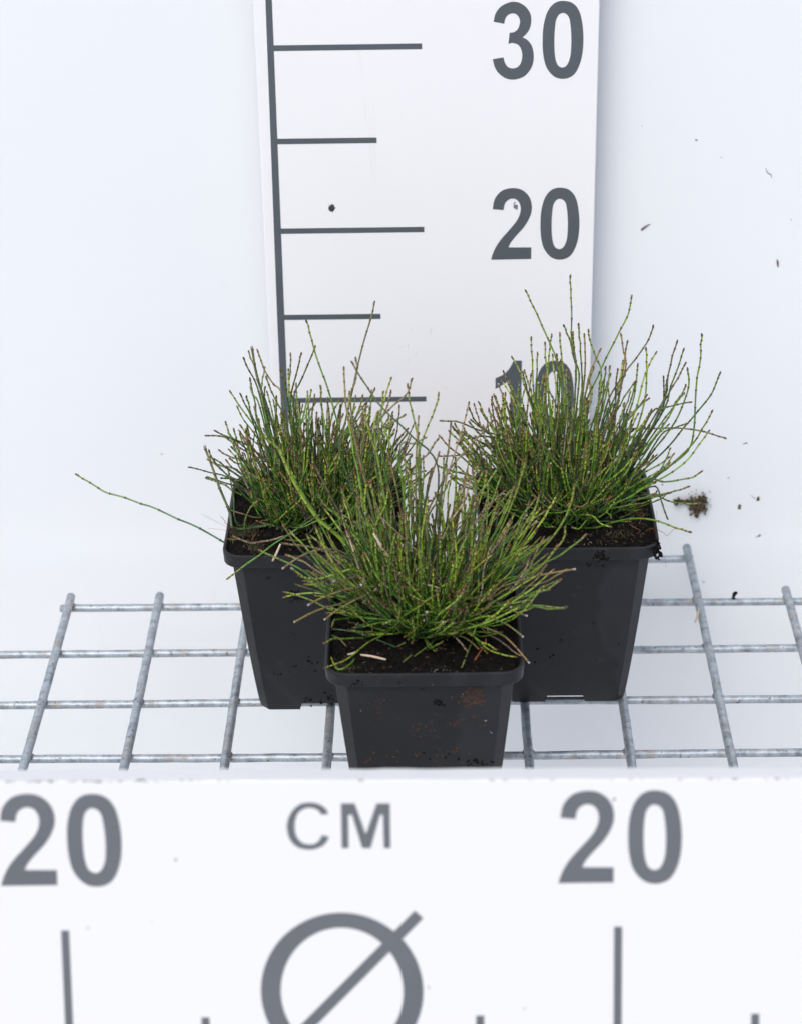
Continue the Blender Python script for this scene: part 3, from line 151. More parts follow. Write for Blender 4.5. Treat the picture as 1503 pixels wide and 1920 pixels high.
M_smudge = mat('black_grease', (.03, .035, .045), .6)[0]
M_grime = mat('red_brown_grime', (.07, .028, .032), .8)[0]
M_straw = mat('pale_straw', (.55, .45, .33), .6)[0]
M_root = mat('rusty_root', (.30, .09, .03), .6)[0]
M_purple = mat('faded_needle', (.16, .11, .13), .7)[0]
def concrete_mat():
    m, t, b = mat('concrete', (.42, .42, .41), .85)
    a = noise(t, 8, 8, .65); r = ramp(t, a.outputs[0], [(.3, (.50, .50, .49)), (.7, (.60, .60, .59))]); t.links.new(r.outputs[0], b.inputs['Base Color'])
    bump(t, b, a.outputs[0], .3, .004); return m
M_floor = concrete_mat()
M_clump = mat('brown_clump', (.10, .072, .040), .9, spec=.2)[0]

# ------------------------------------------------------------------ helpers
col = sc.collection
def link(o, parent=None):
    col.objects.link(o)
    if parent is not None: o.parent = parent
    return o
def tag(o, label=None, cat=None, group=None, kind=None):
    if label: o['label'] = label
    if cat: o['category'] = cat
    if group: o['group'] = group
    if kind: o['kind'] = kind
    return o
def empty(name, loc, rz=0.0):
    o = bpy.data.objects.new(name, None); o.location = [c*CM for c in loc]; o.rotation_euler = (0, 0, rz); o.empty_display_size = .02
    return link(o)
def mesh_obj(name, verts, faces, m, parent=None, smooth=False, colors=None):
    me = bpy.data.meshes.new(name); me.from_pydata([(v[0]*CM, v[1]*CM, v[2]*CM) for v in verts], [], faces)
    me.materials.append(m)
    if smooth: me.shade_smooth()
    if colors is not None:
        ca = me.color_attributes.new('Col', 'FLOAT_COLOR', 'POINT')
        ca.data.foreach_set('color', np.asarray(colors, dtype=np.float32).ravel())
    me.update()
    return link(bpy.data.objects.new(name, me), parent)
def bm_obj(name, bm, m, parent=None, smooth=False):
    me = bpy.data.meshes.new(name); bmesh.ops.scale(bm, vec=(CM,)*3, verts=bm.verts)
    bmesh.ops.recalc_face_normals(bm, faces=bm.faces); bm.to_mesh(me); bm.free(); me.materials.append(m)
    if smooth: me.shade_smooth()
    return link(bpy.data.objects.new(name, me), parent)
def box_bm(x0, x1, y0, y1, z0, z1, bev=0.0, seg=2):
    bm = bmesh.new(); bmesh.ops.create_cube(bm, size=1.0)
    for v in bm.verts: v.co = Vector(((x0+x1)/2+v.co.x*(x1-x0), (y0+y1)/2+v.co.y*(y1-y0), (z0+z1)/2+v.co.z*(z1-z0)))
    if bev: bmesh.ops.bevel(bm, geom=bm.edges[:], offset=bev, segments=seg, profile=.5, affect='EDGES')
    return bm

def solid_outline(pts, y0, th):
    """pts: list of (x,z); a thin vinyl shape standing th proud of plane y0 towards -Y"""
    bm = bmesh.new(); vs_ = [bm.verts.new((x, y0-th, z)) for x, z in pts]
    ed = [bm.edges.new((vs_[i], vs_[(i+1) % len(vs_)])) for i in range(len(vs_))]
    bmesh.ops.triangle_fill(bm, use_beauty=True, use_dissolve=False, edges=ed, normal=(0, -1, 0))
    bk = [bm.verts.new((x, y0+.004, z)) for x, z in pts]
    for i in range(len(pts)):
        j = (i+1) % len(pts); bm.faces.new((vs_[i], vs_[j], bk[j], bk[i]))
    return bm
def resample(loop, n):
    P = np.array(loop+[loop[0]]); d = np.r_[0, np.cumsum(np.hypot(*np.diff(P, axis=0).T))]; c = P[:-1].mean(0)
    th = []
    ang = np.unwrap(np.arctan2(P[:, 1]-c[1], P[:, 0]-c[0])); a0 = ang[0]
    t = np.linspace(0, d[-1], n, endpoint=False)
    Q = np.c_[np.interp(t, d, P[:, 0]), np.interp(t, d, P[:, 1])]
    a = np.arctan2(Q[:, 1]-c[1], Q[:, 0]-c[0]); k = int(np.argmin(np.abs(a-math.pi/2)))
    Q = np.roll(Q, -k, axis=0)
    if ((Q[1]-Q[0])[0]) < 0: Q = np.roll(Q[::-1], 1, axis=0)
    return Q
def ring_outline(outer, inner, y0, th, n=72):
    O = resample(outer, n); I = resample(inner, n); bm = bmesh.new()
    rows = [[bm.verts.new((p[0], y, p[1])) for p in L] for L, y in ((O, y0+.004), (O, y0-th), (I, y0-th), (I, y0+.004))]
    for a, b in zip(rows[:-1], rows[1:]):
        for i in range(n):
            j = (i+1) % n; bm.faces.new((a[i], a[j], b[j], b[i]))
    return bm
def put_text(items, y0, th, m, parent, oy=0):
    for ch, x0, z0, x1, z1 in items:
        L = [[(x0+u*(x1-x0), z0+w*(z1-z0)) for u, w in l] for l in GLYPH[ch]]
        bm = ring_outline(L[0], L[1], y0, th) if ch == '0' else solid_outline(L[0], y0, th)
        bm_obj('letter' if ch in 'CM' else 'numeral', bm, m, parent)

def tube(path, radii, sides=6, caps=True):
    P = [Vector(p) for p in path]; n = len(P); V = []; F = []
    up = Vector((0, 0, 1)); t0 = (P[1]-P[0]).normalized()
    u = t0.cross(up); u = u.normalized() if u.length > .1 else t0.cross(Vector((1, 0, 0))).normalized()
    for i in range(n):
        t = (P[min(i+1, n-1)]-P[max(i-1, 0)]).normalized()
        u = (u-t*u.dot(t)).normalized(); w = t.cross(u)
        for k in range(sides):
            a = 2*math.pi*k/sides; V.append(P[i]+(u*math.cos(a)+w*math.sin(a))*radii[i])
    for i in range(n-1):
        for k in range(sides):
            k2 = (k+1) % sides; F.append((i*sides+k, i*sides+k2, (i+1)*sides+k2, (i+1)*sides+k))
    if caps: F.append(tuple(range(sides))[::-1]); F.append(tuple((n-1)*sides+k for k in range(sides)))
    return V, F

def lump(bm, c, r, rnd, squash=(1, 1, 1), rough=.35, sub=1):
    d = bmesh.ops.create_icosphere(bm, subdivisions=sub, radius=1.0)
    ax = Matrix.Rotation(rnd.uniform(0, 6.28), 3, Vector((rnd.gauss(0, 1), rnd.gauss(0, 1), rnd.gauss(0, 1))).normalized())
    for v in d['verts']:
        v.co = ax @ (v.co*(1+rnd.uniform(-rough, rough)))
        v.co = Vector((c[0]+v.co.x*r*squash[0], c[1]+v.co.y*r*squash[1], c[2]+v.co.z*r*squash[2]))

rnd = random.Random(11)
# ------------------------------------------------------------------ setting: floor and backdrop wall
fl = bm_obj('floor', box_bm(-2000, 2000, -2000, 2000, -80, -75), M_floor); tag(fl, kind='structure')
YW = 22.2
wl = bm_obj('wall', box_bm(-130, 130, YW, YW+2.0, -75.0, 120), M_wall); tag(wl, kind='structure')
def flat_bit(name, pts, r, m, parent=None, sides=6):
    V, F = tube(pts, r, sides); return mesh_obj(name, V, F, m, parent, True)
for x, z, r in ((14.64, 24.38, .06), (18.2, 6.26, .11), (18.09, 2.13, .15), (19.17, 2.71, .15), (19.43, .32, .10), (16.27, -2.76, .07), (17.4, 4.1, .05), (-15.2, 6.0, .05), (13.6, 3.7, .05), (16.0, 23.4, .04), (20.0, 19.8, .03), (11.7, 25.2, .03)):
    bm = bmesh.new()
    for k in range(3): lump(bm, (x+rnd.gauss(0, r*.5), YW-.01, z+rnd.gauss(0, r*.4)), r*rnd.uniform(.4, .8), rnd, (1, .35, .8))
    bm_obj('dirt_speck', bm, M_purple if r < .08 else M_clump, wl)
flat_bit('wisp', [(18.45, YW-.02, 22.75), (18.55, YW-.03, 22.5), (18.75, YW-.02, 22.4), (18.8, YW-.02, 22.2)], [.012, .02, .02, .01], M_purple, wl)
flat_bit('wisp', [(18.75, YW-.02, 2.95), (19.0, YW-.04, 2.75)], [.008, .015], M_purple, wl)
flat_bit('wisp', [(19.15, YW-.02, .15), (19.4, YW-.04, .3)], [.008, .015], M_purple, wl)
o = flat_bit('needle_fragment', [(11.86, YW-.02, 19.33), (12.05, YW-.05, 19.5), (12.2, YW-.05, 19.6), (12.36, YW-.02, 19.66)], [.05, .05, .03, .01], M_purple)
tag(o, 'tiny dark needle scrap stuck slantwise on the white wall right of the number 20', 'plant scrap')
o = flat_bit('needle_fragment', [(19.37, YW-.02, 17.52), (19.40, YW-.05, 17.38), (19.43, YW-.04, 17.2), (19.45, YW-.02, 17.05)], [.015, .06, .05, .015], M_purple)
tag(o, 'tiny brown upright needle scrap stuck on the wall near the right picture edge', 'plant scrap')
# moss clump clinging to the wall
mc = empty('moss_clump', (15.6, YW, 2.5)); tag(mc, 'brown green moss and soil clump stuck to the white wall right of the pots', 'moss clump')
bm = bmesh.new()
for k in range(330):
    t = rnd.random()
    x = max(-.35, min(.55, rnd.gauss(.15, .27))); z = max(-.75, min(.45, rnd.gauss(-.05, .3))) - (.25 if abs(x) < .2 else 0)*rnd.random(); x += -.15*z*0
    if rnd.random() < .3: x = rnd.uniform(-1.25, -.2); z = rnd.gauss(.12, .07)
    lump(bm, (x, -.12+rnd.uniform(-.15, .08), z), rnd.uniform(.03, .085), rnd, rough=.5)
bm_obj('soil_lumps', bm, M_clump, mc)['kind'] = 'stuff'
V = []; F = []
for k in range(260):
    x = rnd.gauss(.15, .25); z = rnd.gauss(.05, .32)
    if rnd.random() < .2: x = rnd.uniform(-1.3, -.2); z = rnd.gauss(.14, .05)
    a = rnd.uniform(0, 6.28); l = rnd.uniform(.06, .2); p0 = Vector((x, -.15, z)); p1 = p0+Vector((math.cos(a)*l, -rnd.uniform(.02, .15), math.sin(a)*l+.05))
    v, f = tube([p0, (p0+p1)/2+Vector((0, -.02, 0)), p1], [.018, .016, .004], 4, False); b = len(V); V += v; F += [tuple(i+b for i in q) for q in f]
mesh_obj('moss_tufts', V, F, M_moss, mc)['kind'] = 'stuff'
flat_bit('pale_bract', [(.0, -.2, .35), (.02, -.25, .5), (.03, -.25, .62)], [.05, .06, .02], M_straw, mc)

# ------------------------------------------------------------------ height board
YB = 20.0
hb = empty('height_board', (0, 0, 0)); tag(hb, 'tall white height scale board numbered 10, 20 and 30 standing behind the pots', 'measuring board')
bd = box_bm(-8.52, 9.12, YB, YB+1.0, .46, 62, .05, 2)
bm_obj('board', bd, M_board, hb)
TH = .012
# scale line leans a hair; built as a prism with its own top and bottom x
sp = solid_outline([(-7.875, 62), (-7.585, 62), (-7.56, 33), (-7.66, 8), (-7.69, 1.5), (-8.06, 1.5), (-8.03, 15.2), (-7.89, 33)], YB, TH)
bm_obj('scale_line', sp, M_print, hb)
for k, z in enumerate(range(10, 61, 5)):
    zz = z+.32; x1 = .04 if z % 10 == 0 else -2.38
    x0 = -7.60 - .004*(33-z)
    if z == 10: x0 = -7.655
    bm_obj('tick_mark', solid_outline([(x0+.004, zz-.15), (x1, zz-.15), (x1, zz+.15), (x0+.004, zz+.15)], YB, TH-.002), M_print, hb)
put_text(BACK_TEXT, YB, TH, M_print, hb)
# the same scale goes on above the frame
put_text([('0', 6.235, 38.5, 8.33, 42.58), ('0', 6.235, 48.5, 8.33, 52.58)], YB, TH, M_print, hb)
# screw with a smudge, and one under the number
for (x, z, m, r) in ((-4.86, 21.58, M_smudge, .17), (4.92, 21.55, M_screw, .12)):
    s = bmesh.new(); bmesh.ops.create_cone(s, cap_ends=True, segments=20, radius1=r, radius2=r*.8, depth=.05)
    for v in s.verts: v.co = Vector((x+v.co.x, YB-.02-v.co.z*.6, z+v.co.y*1.15))
    so = bm_obj('screw', s, m, hb)
    s = bmesh.new()
    for k in range(14 if m is M_smudge else 7):
        a = rnd.uniform(0, 6.28); d = r*rnd.uniform(.8, 1.7); lump(s, (x+.7*d*math.cos(a), YB-.003, z+1.3*d*math.sin(a)), rnd.uniform(.012, .04), rnd, (1, .2, 1.5))
    bm_obj('smudge', s, m if m is M_smudge else M_peat_brown, hb)
# faint scratches on the board
for k in range(10):
    x = rnd.gauss(-.5, 1.2); z = rnd.gauss(12.8, 1.2); dx = rnd.choice((-.02, .02, .6))*rnd.random(); l = rnd.uniform(.1, .6)
    flat_bit('scratch', [(x, YB-.001, z), (x+dx*.5, YB-.002, z+l*.5), (x+dx, YB-.001, z+l)], [.002, .004, .002], M_screw, hb, 4)

# ------------------------------------------------------------------ diameter board in front
YF = -28.892
TILT = math.radians(-17)
db = empty('diameter_board', (0, YF*(1-math.cos(TILT))+18.44*math.sin(TILT), 18.44*(1-math.cos(TILT))-YF*math.sin(TILT)), 0); db.rotation_euler = (TILT, 0, 0); tag(db, 'white plank with diameter sign, CM and two numbers 20 in front of the pots', 'measuring board')
bb = bmesh.new()
prof = [(YF, 5.8), (YF, 18.38), (YF+.05, 18.44), (YF+1.30, 18.44), (YF+1.35, 18.40), (YF+1.35, 5.8)]
NX = 120; X0, X1 = -42.0, 38.0
rows = []
for i in range(NX+1):
    x = X0+(X1-X0)*i/NX; w = [rnd.gauss(0, .008) for _ in range(4)]
    rows.append([bb.verts.new((x, y+(w[0] if 0 < j < 5 else 0)*.0, z-.0045*(x+.8)+(w[j-1] if 0 < j < 5 else 0))) for j, (y, z) in enumerate(prof)])
for i in range(NX):
    for j in range(len(prof)):
        j2 = (j+1) % len(prof); bb.faces.new((rows[i][j], rows[i+1][j], rows[i+1][j2], rows[i][j2]))
bb.faces.new(rows[0]); bb.faces.new(rows[-1][::-1])
bm_obj('board', bb, M_plank, db)
put_text(FRONT_TEXT, YF, TH, M_print2, db)
W = .141
for k in range(-8, 9):
    if k == 0: continue
    x = -2.94+k*4.848; top = 13.02 if k % 2 == 0 else 9.74
    bm_obj('tick_mark', solid_outline([(x-W, 6.4), (x+W, 6.4), (x+W, top), (x-W, top)], YF, TH), M_print2, db)
cx, cz, rx, rz = -2.94, 10.68, 2.86, 2.93
oo = [(cx+rx*math.cos(2*math.pi*k/96), cz+rz*math.sin(2*math.pi*k/96)) for k in range(96)]
ii = [(cx+(rx-.70)*math.cos(2*math.pi*k/96), cz+(rz-.55)*math.sin(2*math.pi*k/96)) for k in range(96)]
bm_obj('diameter_ring', ring_outline(oo, ii, YF, TH, 96), M_print2, db)
p0 = (-.203, 13.526); p1 = (2*cx-p0[0], 2*cz-p0[1]); L_ = math.hypot(p0[0]-p1[0], p0[1]-p1[1]); nx, nz = -(p0[1]-p1[1])/L_*.203, (p0[0]-p1[0])/L_*.203
bm_obj('diameter_slash', solid_outline([(p0[0]+nx, p0[1]+nz), (p1[0]+nx, p1[1]+nz), (p1[0]-nx, p1[1]-nz), (p0[0]-nx, p0[1]-nz)], YF, TH+.004), M_print2, db)
g = bmesh.new()
for x0, x1, n in ((-15.5, -10.4, 70), (-10.3, -6.4, 26), (-6.2, 4, 22), (4, 13, 20)):
    for k in range(n):
        x = rnd.uniform(x0, x1); lump(g, (x, YF+.02+rnd.uniform(-.01, .06), 18.41-.0045*(x+.8)+rnd.uniform(-.02, .02)), rnd.uniform(.018, .042), rnd, (3.0, .5, .45))
for x, r in ((-12.8, .085), (-9.75, .11), (-6.4, .06), (10.2, .04)):
    for k in range(5): lump(g, (x+rnd.gauss(0, r*.7), YF+.03+rnd.uniform(0, .08), 18.42-.0045*(x+.8)), r*rnd.uniform(.4, .8), rnd, (1.3, .7, .6))
bm_obj('grime_flakes', g, M_grime, db)['kind'] = 'stuff'
for x, z, r in ((-8.65, 15.6, .05), (-11.8, 13.1, .035), (-9.6, 13.3, .02), (.1, 10.8, .04), (3.5, 10.0, .03), (6.6, 17.65, .05)):
    s = bmesh.new()
    for k in range(3): lump(s, (x+rnd.gauss(0, r*.5), YF-.004, z+rnd.gauss(0, r*.5)), r*.8, rnd, (1, .15, 1))
    bm_obj('dirt_speck', s, M_purple if z < 17 else M_peat_brown, db)

# ------------------------------------------------------------------ welded wire rack
rk = empty('wire_rack', (0, 0, 0)); tag(rk, 'galvanised welded wire mesh shelf carrying the three pots', 'wire rack')
RW = .225
def wire(a, b, r, name='wire'):
    a = Vector(a); b = Vector(b); n = max(3, int((b-a).length/1.0)); path = []; rad = []
    ax = (b-a).normalized(); rr = random.Random(int(a.x*13+a.y*7+b.x*3+b.y))
    ph = rr.uniform(0, 6)
    for i in range(n+1):
        t = i/n; p = a.lerp(b, t)+Vector((0 if abs(ax.x) > .5 else 1, 0 if abs(ax.y) > .5 else 1, .6))*(.025*math.sin(t*9+ph)+rr.gauss(0, .006))
        path.append(p); rad.append(r*(1+rr.gauss(0, .02)))
    # rounded ends
    path = [path[0]+ax*0, path[0]+ax*.05]+path[1:-1]+[path[-1]-ax*.05, path[-1]]; rad = [rad[0]*.72, rad[0]]+rad[1:-1]+[rad[-1], rad[-1]*.72]
    V, F = tube(path, rad, 12); return mesh_obj(name, V, F, M_zinc, rk, True)
ZT, ZB = .29, -.04
colx = lambda i: (i-4)*5.0
ends = {}
for i in range(-3, 12):
    ye = 10.8 if i < 0 else (15.85 if i < 3 else (20.85 if i < 8 else 15.85)); ends[i] = ye
    wire((colx(i), -31.0, ZT), (colx(i), ye, ZT), RW*1.06)
rowx = {}
for j in range(-6, 5):
    y = j*5.02
    x0 = -35.9 if j < 3 else (colx(0)-.55 if j == 3 else colx(3)-.6); x1 = 35.9 if j < 4 else colx(7)+.3
    rowx[j] = (x0, x1); wire((x0, y, ZB), (x1, y, ZB), RW*.94)
# weld fillets
wm = bmesh.new()
lump(wm, (0, 0, 0), .30, random.Random(2), (1.0, 1.0, .42), .12, 2)
wme = bpy.data.meshes.new('weld'); bmesh.ops.scale(wm, vec=(CM,)*3, verts=wm.verts); wm.to_mesh(wme); wm.free(); wme.materials.append(M_weld); wme.shade_smooth()
for i in range(-1, 10):
    for j in range(-2, 5):
        y = j*5.02
        if y < ends[i] and rowx[j][0] <= colx(i) <= rowx[j][1]:
            w = bpy.data.objects.new('weld', wme); link(w, rk); w.location = (colx(i)*CM, y*CM, CM*.12); w.rotation_euler = (0, 0, rnd.uniform(0, 6.28)); s = rnd.uniform(.9, 1.15); w.scale = (s, s, 1)

# ------------------------------------------------------------------ pots
def lerp(a, b, t): return a+(b-a)*t
def sq_loop(hw, ch, r, notch=.95, nside=(-1, -.6, -.34, 0, .34, .6, 1)):
    """square of half width hw with corners cut by ch (chamfer, softened) -> list of (x,y); 7 points per side + 3 per corner"""
    pts = []
    for k in range(4):
        a = k*math.pi/2; c, s = math.cos(a), math.sin(a); L = hw-ch
        side = [(-L, -hw), (-lerp(notch, L, .5), -hw), (-notch, -hw), (0, -hw), (notch, -hw), (lerp(notch, L, .5), -hw), (L, -hw)]
        if r: corner = [(L+ch*math.sin(t), -hw+ch*(1-math.cos(t))) for t in (math.radians(18), math.radians(36), math.radians(54), math.radians(72))]
        else: corner = [(L+ch*t, -hw+ch*t) for t in (.08, .35, .65, .92)]
        for x, y in side+corner: pts.append((c*x-s*y, s*x+c*y))
    return pts
NL = 44
def make_pot(root, seed):
    rr = random.Random(seed)
    V = []; F = []
    def ring(pts, z, zf=None):
        b = len(V)
        for k, (x, y) in enumerate(pts): V.append((x, y, z if zf is None else zf(k)))
        return b
    def bridge(a, b, skip=()):
        for k in range(NL):
            if k in skip: continue
            k2 = (k+1) % NL; F.append((a+k, a+k2, b+k2, b+k))
    H = 9.11
    notch_seg = {s*11+q for s in range(4) for q in (2, 3)}
    def body(z): return lerp(3.05, 4.03, (z/H)**.85), lerp(.42, .56, z/H)
    # foot ring, open at the notches
    h0, c0 = body(0); h1, c1 = body(.44)
    fo = ring(sq_loop(h0-.06, c0, 0, 1.05), 0); fo2 = ring(sq_loop(h0, c0, 0, 1.03), .07); f1 = ring(sq_loop(h1, c1, 0, .92), .44)
    bridge(fo, fo2, notch_seg); bridge(fo2, f1, notch_seg)
    fi = ring(sq_loop(h0-.18, c0, 0, 1.05), 0); fi1 = ring(sq_loop(h1-.14, c1, 0, .92), .44)
    bridge(fi1, fi, notch_seg); bridge(fi, fo, notch_seg)
    # bottom plate just above the notches
    F.append(tuple(fi1+k for k in range(NL))[::-1])
    bridge(fi1, f1, set(range(NL))-notch_seg)
    for s in range(4):
        for q in (2, 4):
            k = s*11+q; F.append((fo+k, fo2+k, f1+k, fi1+k, fi+k))
    prev = f1
    for z in (1.2, 2.4, 3.6, 5.0, 6.4, 8.0, H):
        h, c = body(z)
        cur = ring(sq_loop(h, c, 0, .95), z); bridge(prev, cur); prev = cur
    me_body = mesh_obj('pot_body', V, F, M_pot, root)
    # rim
    V = []; F = []
    w = 4.41
    prof = [(3.99, 9.06, .62), (w-.06, 9.06, .90), (w, 9.12, .92), (w+.02, 9.46, .92), (w+.03, 9.72, .92), (w+.01, 9.76, .92), (w-.11, 9.76, .86), (w-.14, 9.72, .84), (w-.20, 9.10, .80)]
    prev = None
    for h, z, c in prof:
        cur = len(V); ph = rr.uniform(0, 6)
        for k, (x, y) in enumerate(sq_loop(h, c, 1, 1.6)):
            bow = 1-.012*(1-min(1, abs(x*y)/12))*0; V.append((x+.02*math.sin(y*.8+ph*0+seed), y+.02*math.sin(x*.7+seed), z))
        if prev is not None:
            for k in range(NL):
                k2 = (k+1) % NL; F.append((prev+k, prev+k2, cur+k2, cur+k))
        prev = cur
    rim = mesh_obj('rim', V, F, M_pot, me_body, False)
    m = rim.modifiers.new('bev', 'BEVEL'); m.width = .0003; m.segments = 1; m.limit_method = 'ANGLE'; m.angle_limit = math.radians(35)
    rim.data.shade_smooth()
    try: rim.data.set_sharp_from_angle(angle=math.radians(35))
    except Exception: pass
    m = me_body.modifiers.new('bev', 'BEVEL'); m.width = .0006; m.segments = 2; m.limit_method = 'ANGLE'; m.angle_limit = math.radians(25)
    return me_body
from mathutils import noise as mn
def make_soil(root, seed, base, heap):
    n = 84; V = []; F = []; w = 4.23
    so = Vector((seed*3.1, seed*1.7, 0))
    def hgt(x, y):
        e = max(abs(x), abs(y))/w; p = Vector((x, y, 0))+so
        h = base+heap*(1-e**3)+.13*mn.noise(p*.8)+.10*mn.noise(p*2.3)+.09*mn.noise(p*6)+.06*mn.noise(p*14)
        return h
    for i in range(n+1):
        for j in range(n+1):
            x = -w+2*w*i/n; y = -w+2*w*j/n
            r = .8; ax, ay = abs(x)-(w-r), abs(y)-(w-r)
            if ax > 0 and ay > 0:
                d = math.hypot(ax, ay); q = max(ax, ay)/d if d > 0 else 1
                sx = (w-r+ax*q)*(1 if x > 0 else -1); sy = (w-r+ay*q)*(1 if y > 0 else -1)
            else: sx, sy = x, y
            V.append((sx, sy, hgt(sx, sy)))
    for i in range(n):
        for j in range(n): a = i*(n+1)+j; F.append((a, a+n+1, a+n+2, a+1))
    s = mesh_obj('soil', V, F, M_soil, root, True)
    rr = random.Random(seed); bm = bmesh.new(); bp = bmesh.new()
    for k in range(1900):
        x, y = rr.uniform(-w+.1, w-.1), rr.uniform(-w+.1, w-.1)
        if abs(x) > 3.7 and abs(y) > 3.7: continue
        lump(bm, (x, y, hgt(x, y)+.02), rr.choice((.025, .035, .04, .05, .06, .08, .11)), rr, (1, 1, .7), .45)
    bb_ = bmesh.new()
    for k in range(150):
        x, y = rr.uniform(-3.9, 3.9), rr.uniform(-3.9, 3.9)
        lump(bb_, (x, y, hgt(x, y)+.06), rr.uniform(.025, .07), rr, (1.3, 1, .5), .5)
    bm_obj('bark_bits', bb_, M_peat_brown, s)['kind'] = 'stuff'
    for k in range(30):
        x, y = rr.uniform(-3.9, 3.9), rr.uniform(-4.0, 3.9)
        if k < 16: x, y = rr.gauss(.6, .35), rr.gauss(-3.6, .15)
        lump(bp, (x, y, hgt(x, y)+.06), rr.uniform(.012, .026), rr, (1, 1, 1), .3)
    c = bm_obj('soil_crumbs', bm, M_soil, s); c['kind'] = 'stuff'
    c = bm_obj('perlite_grains', bp, M_perlite, s); c['kind'] = 'stuff'
    return s, hgt
# ------------------------------------------------------------------ stems
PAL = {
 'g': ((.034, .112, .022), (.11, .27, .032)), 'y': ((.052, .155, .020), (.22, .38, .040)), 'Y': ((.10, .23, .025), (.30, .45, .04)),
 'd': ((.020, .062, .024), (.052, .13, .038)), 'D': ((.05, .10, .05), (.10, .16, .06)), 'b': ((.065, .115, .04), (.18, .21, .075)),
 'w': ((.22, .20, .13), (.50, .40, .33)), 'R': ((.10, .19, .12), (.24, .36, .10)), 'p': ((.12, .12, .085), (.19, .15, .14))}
def crv(P, m):
    n = len(P); out = []
    for i in range(n-1):
        p0, p1, p2, p3 = P[max(i-1, 0)], P[i], P[i+1], P[min(i+2, n-1)]
        for k in range(m):
            t = k/m; t2 = t*t; t3 = t2*t
            out.append(.5*((2*p1)+(p2-p0)*t+(2*p0-5*p1+4*p2-p3)*t2+(3*p1-p0-3*p2+p3)*t3))
    out.append(P[-1]); return out
def stem_geo(P, kind, rr, r0=.066, cut=False):
    P = crv([Vector(p) for p in P], 6)
    A = np.array([tuple(p) for p in P]); d = np.r_[0, np.cumsum(np.linalg.norm(np.diff(A, axis=0), axis=1))]; L = d[-1]
    at = lambda s: Vector([float(np.interp(s, d, A[:, i])) for i in range(3)])
    lo, hi = PAL[kind]; j = rr.uniform(-.25, .3); jh = rr.uniform(-.15, .2)
    nodes = []; s = L
    s -= rr.uniform(.12, .2)
    gap = rr.uniform(.18, .38) if not cut else rr.uniform(.6, .9)
    while s > .25:
        nodes.append(s); s -= gap; gap = min(gap*rr.uniform(1.12, 1.45), rr.uniform(.75, 1.25))
    nodes = nodes[::-1]
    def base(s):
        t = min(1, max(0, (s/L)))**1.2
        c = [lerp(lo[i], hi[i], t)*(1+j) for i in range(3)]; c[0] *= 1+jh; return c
    S = []; R = []; Cc = []
    def put(s, r, c): S.append(s); R.append(r*r0); Cc.append((max(.003, c[0]), max(.003, c[1]), max(.003, c[2]), 1))
    put(0, .9, base(0)); prev = 0
    rust = rr.random(); deadtop = kind in 'bwp'
    for q, s in enumerate(nodes):
        mid = (prev+s)/2
        t = s/L
        bc = base(mid)
        if deadtop and t > rr.uniform(.6, .9): bc = [lerp(bc[i], (.26, .15, .07)[i] if rust < .6 else (.15, .12, .085)[i], .62) for i in range(3)]
        if t > .75: bc = [lerp(bc[i], (.30, .21, .05)[i], (t-.75)*1.3) for i in range(3)]
        tap = lerp(1.0, .82, t)
        if s-prev > .3: put(prev+.06, .86*tap, bc); put(mid, .90*tap, bc)
        put(s-.075, .92*tap, bc)
        sh = (.30, .23, .035) if rr.random() < .6 else (.24, .11, .025)
        if rust > .75: sh = (.22, .09, .03)
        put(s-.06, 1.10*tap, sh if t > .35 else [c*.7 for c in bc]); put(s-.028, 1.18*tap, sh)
        put(s-.015, 1.22*tap, (.016, .012, .008)); put(s+.012, 1.18*tap, (.02, .014, .009)); put(s+.02, .86*tap, [x*.9 for x in bc]); prev = s+.02
    tc = (.07, .026, .012) if rr.random() < .5 else (.20, .07, .025)
    if cut:
        put(L-.08, .92, (.26, .23, .20)); put(L-.02, .98, (.36, .33, .30)); put(L, .7, (.38, .35, .32))
    else:
        put(max(prev+.01, L-.10), .95, tc); put(L-.05, .75, tc); put(L, .12, (.05, .03, .02))
    # ordered & slightly kinked path
    kx = {s: Vector((rr.gauss(0, .014), rr.gauss(0, .014), rr.gauss(0, .010))) for s in nodes}
    ks = [0]+nodes+[L]; kv = [Vector((0, 0, 0))]+[kx[s] for s in nodes]+[Vector((0, 0, 0))]
    K = [[v[i] for v in kv] for i in range(3)]
    path = [at(s)+Vector([float(np.interp(s, ks, K[i])) for i in range(3)]) for s in S]
    V, F = tube(path, R, 5, True)
    cols = [c for c in Cc for _ in range(5)]
    return V, F, cols
def grow(root3, theta, phi, L, rr, upturn):
    """a stem starting at root3, leaning theta from vertical towards phi, bending by upturn (positive = back to vertical)"""
    n = 7; p = Vector(root3); P = [p.copy()]; th = theta; ph = phi
    b1 = rr.gauss(0, .05)
    for i in range(n):
        th += -upturn*th/n + rr.gauss(0, .12); ph += b1+rr.gauss(0, .16)
        p = p+Vector((math.sin(th)*math.cos(ph), math.sin(th)*math.sin(ph), math.cos(th)))*(L/n); P.append(p.copy())
    return P

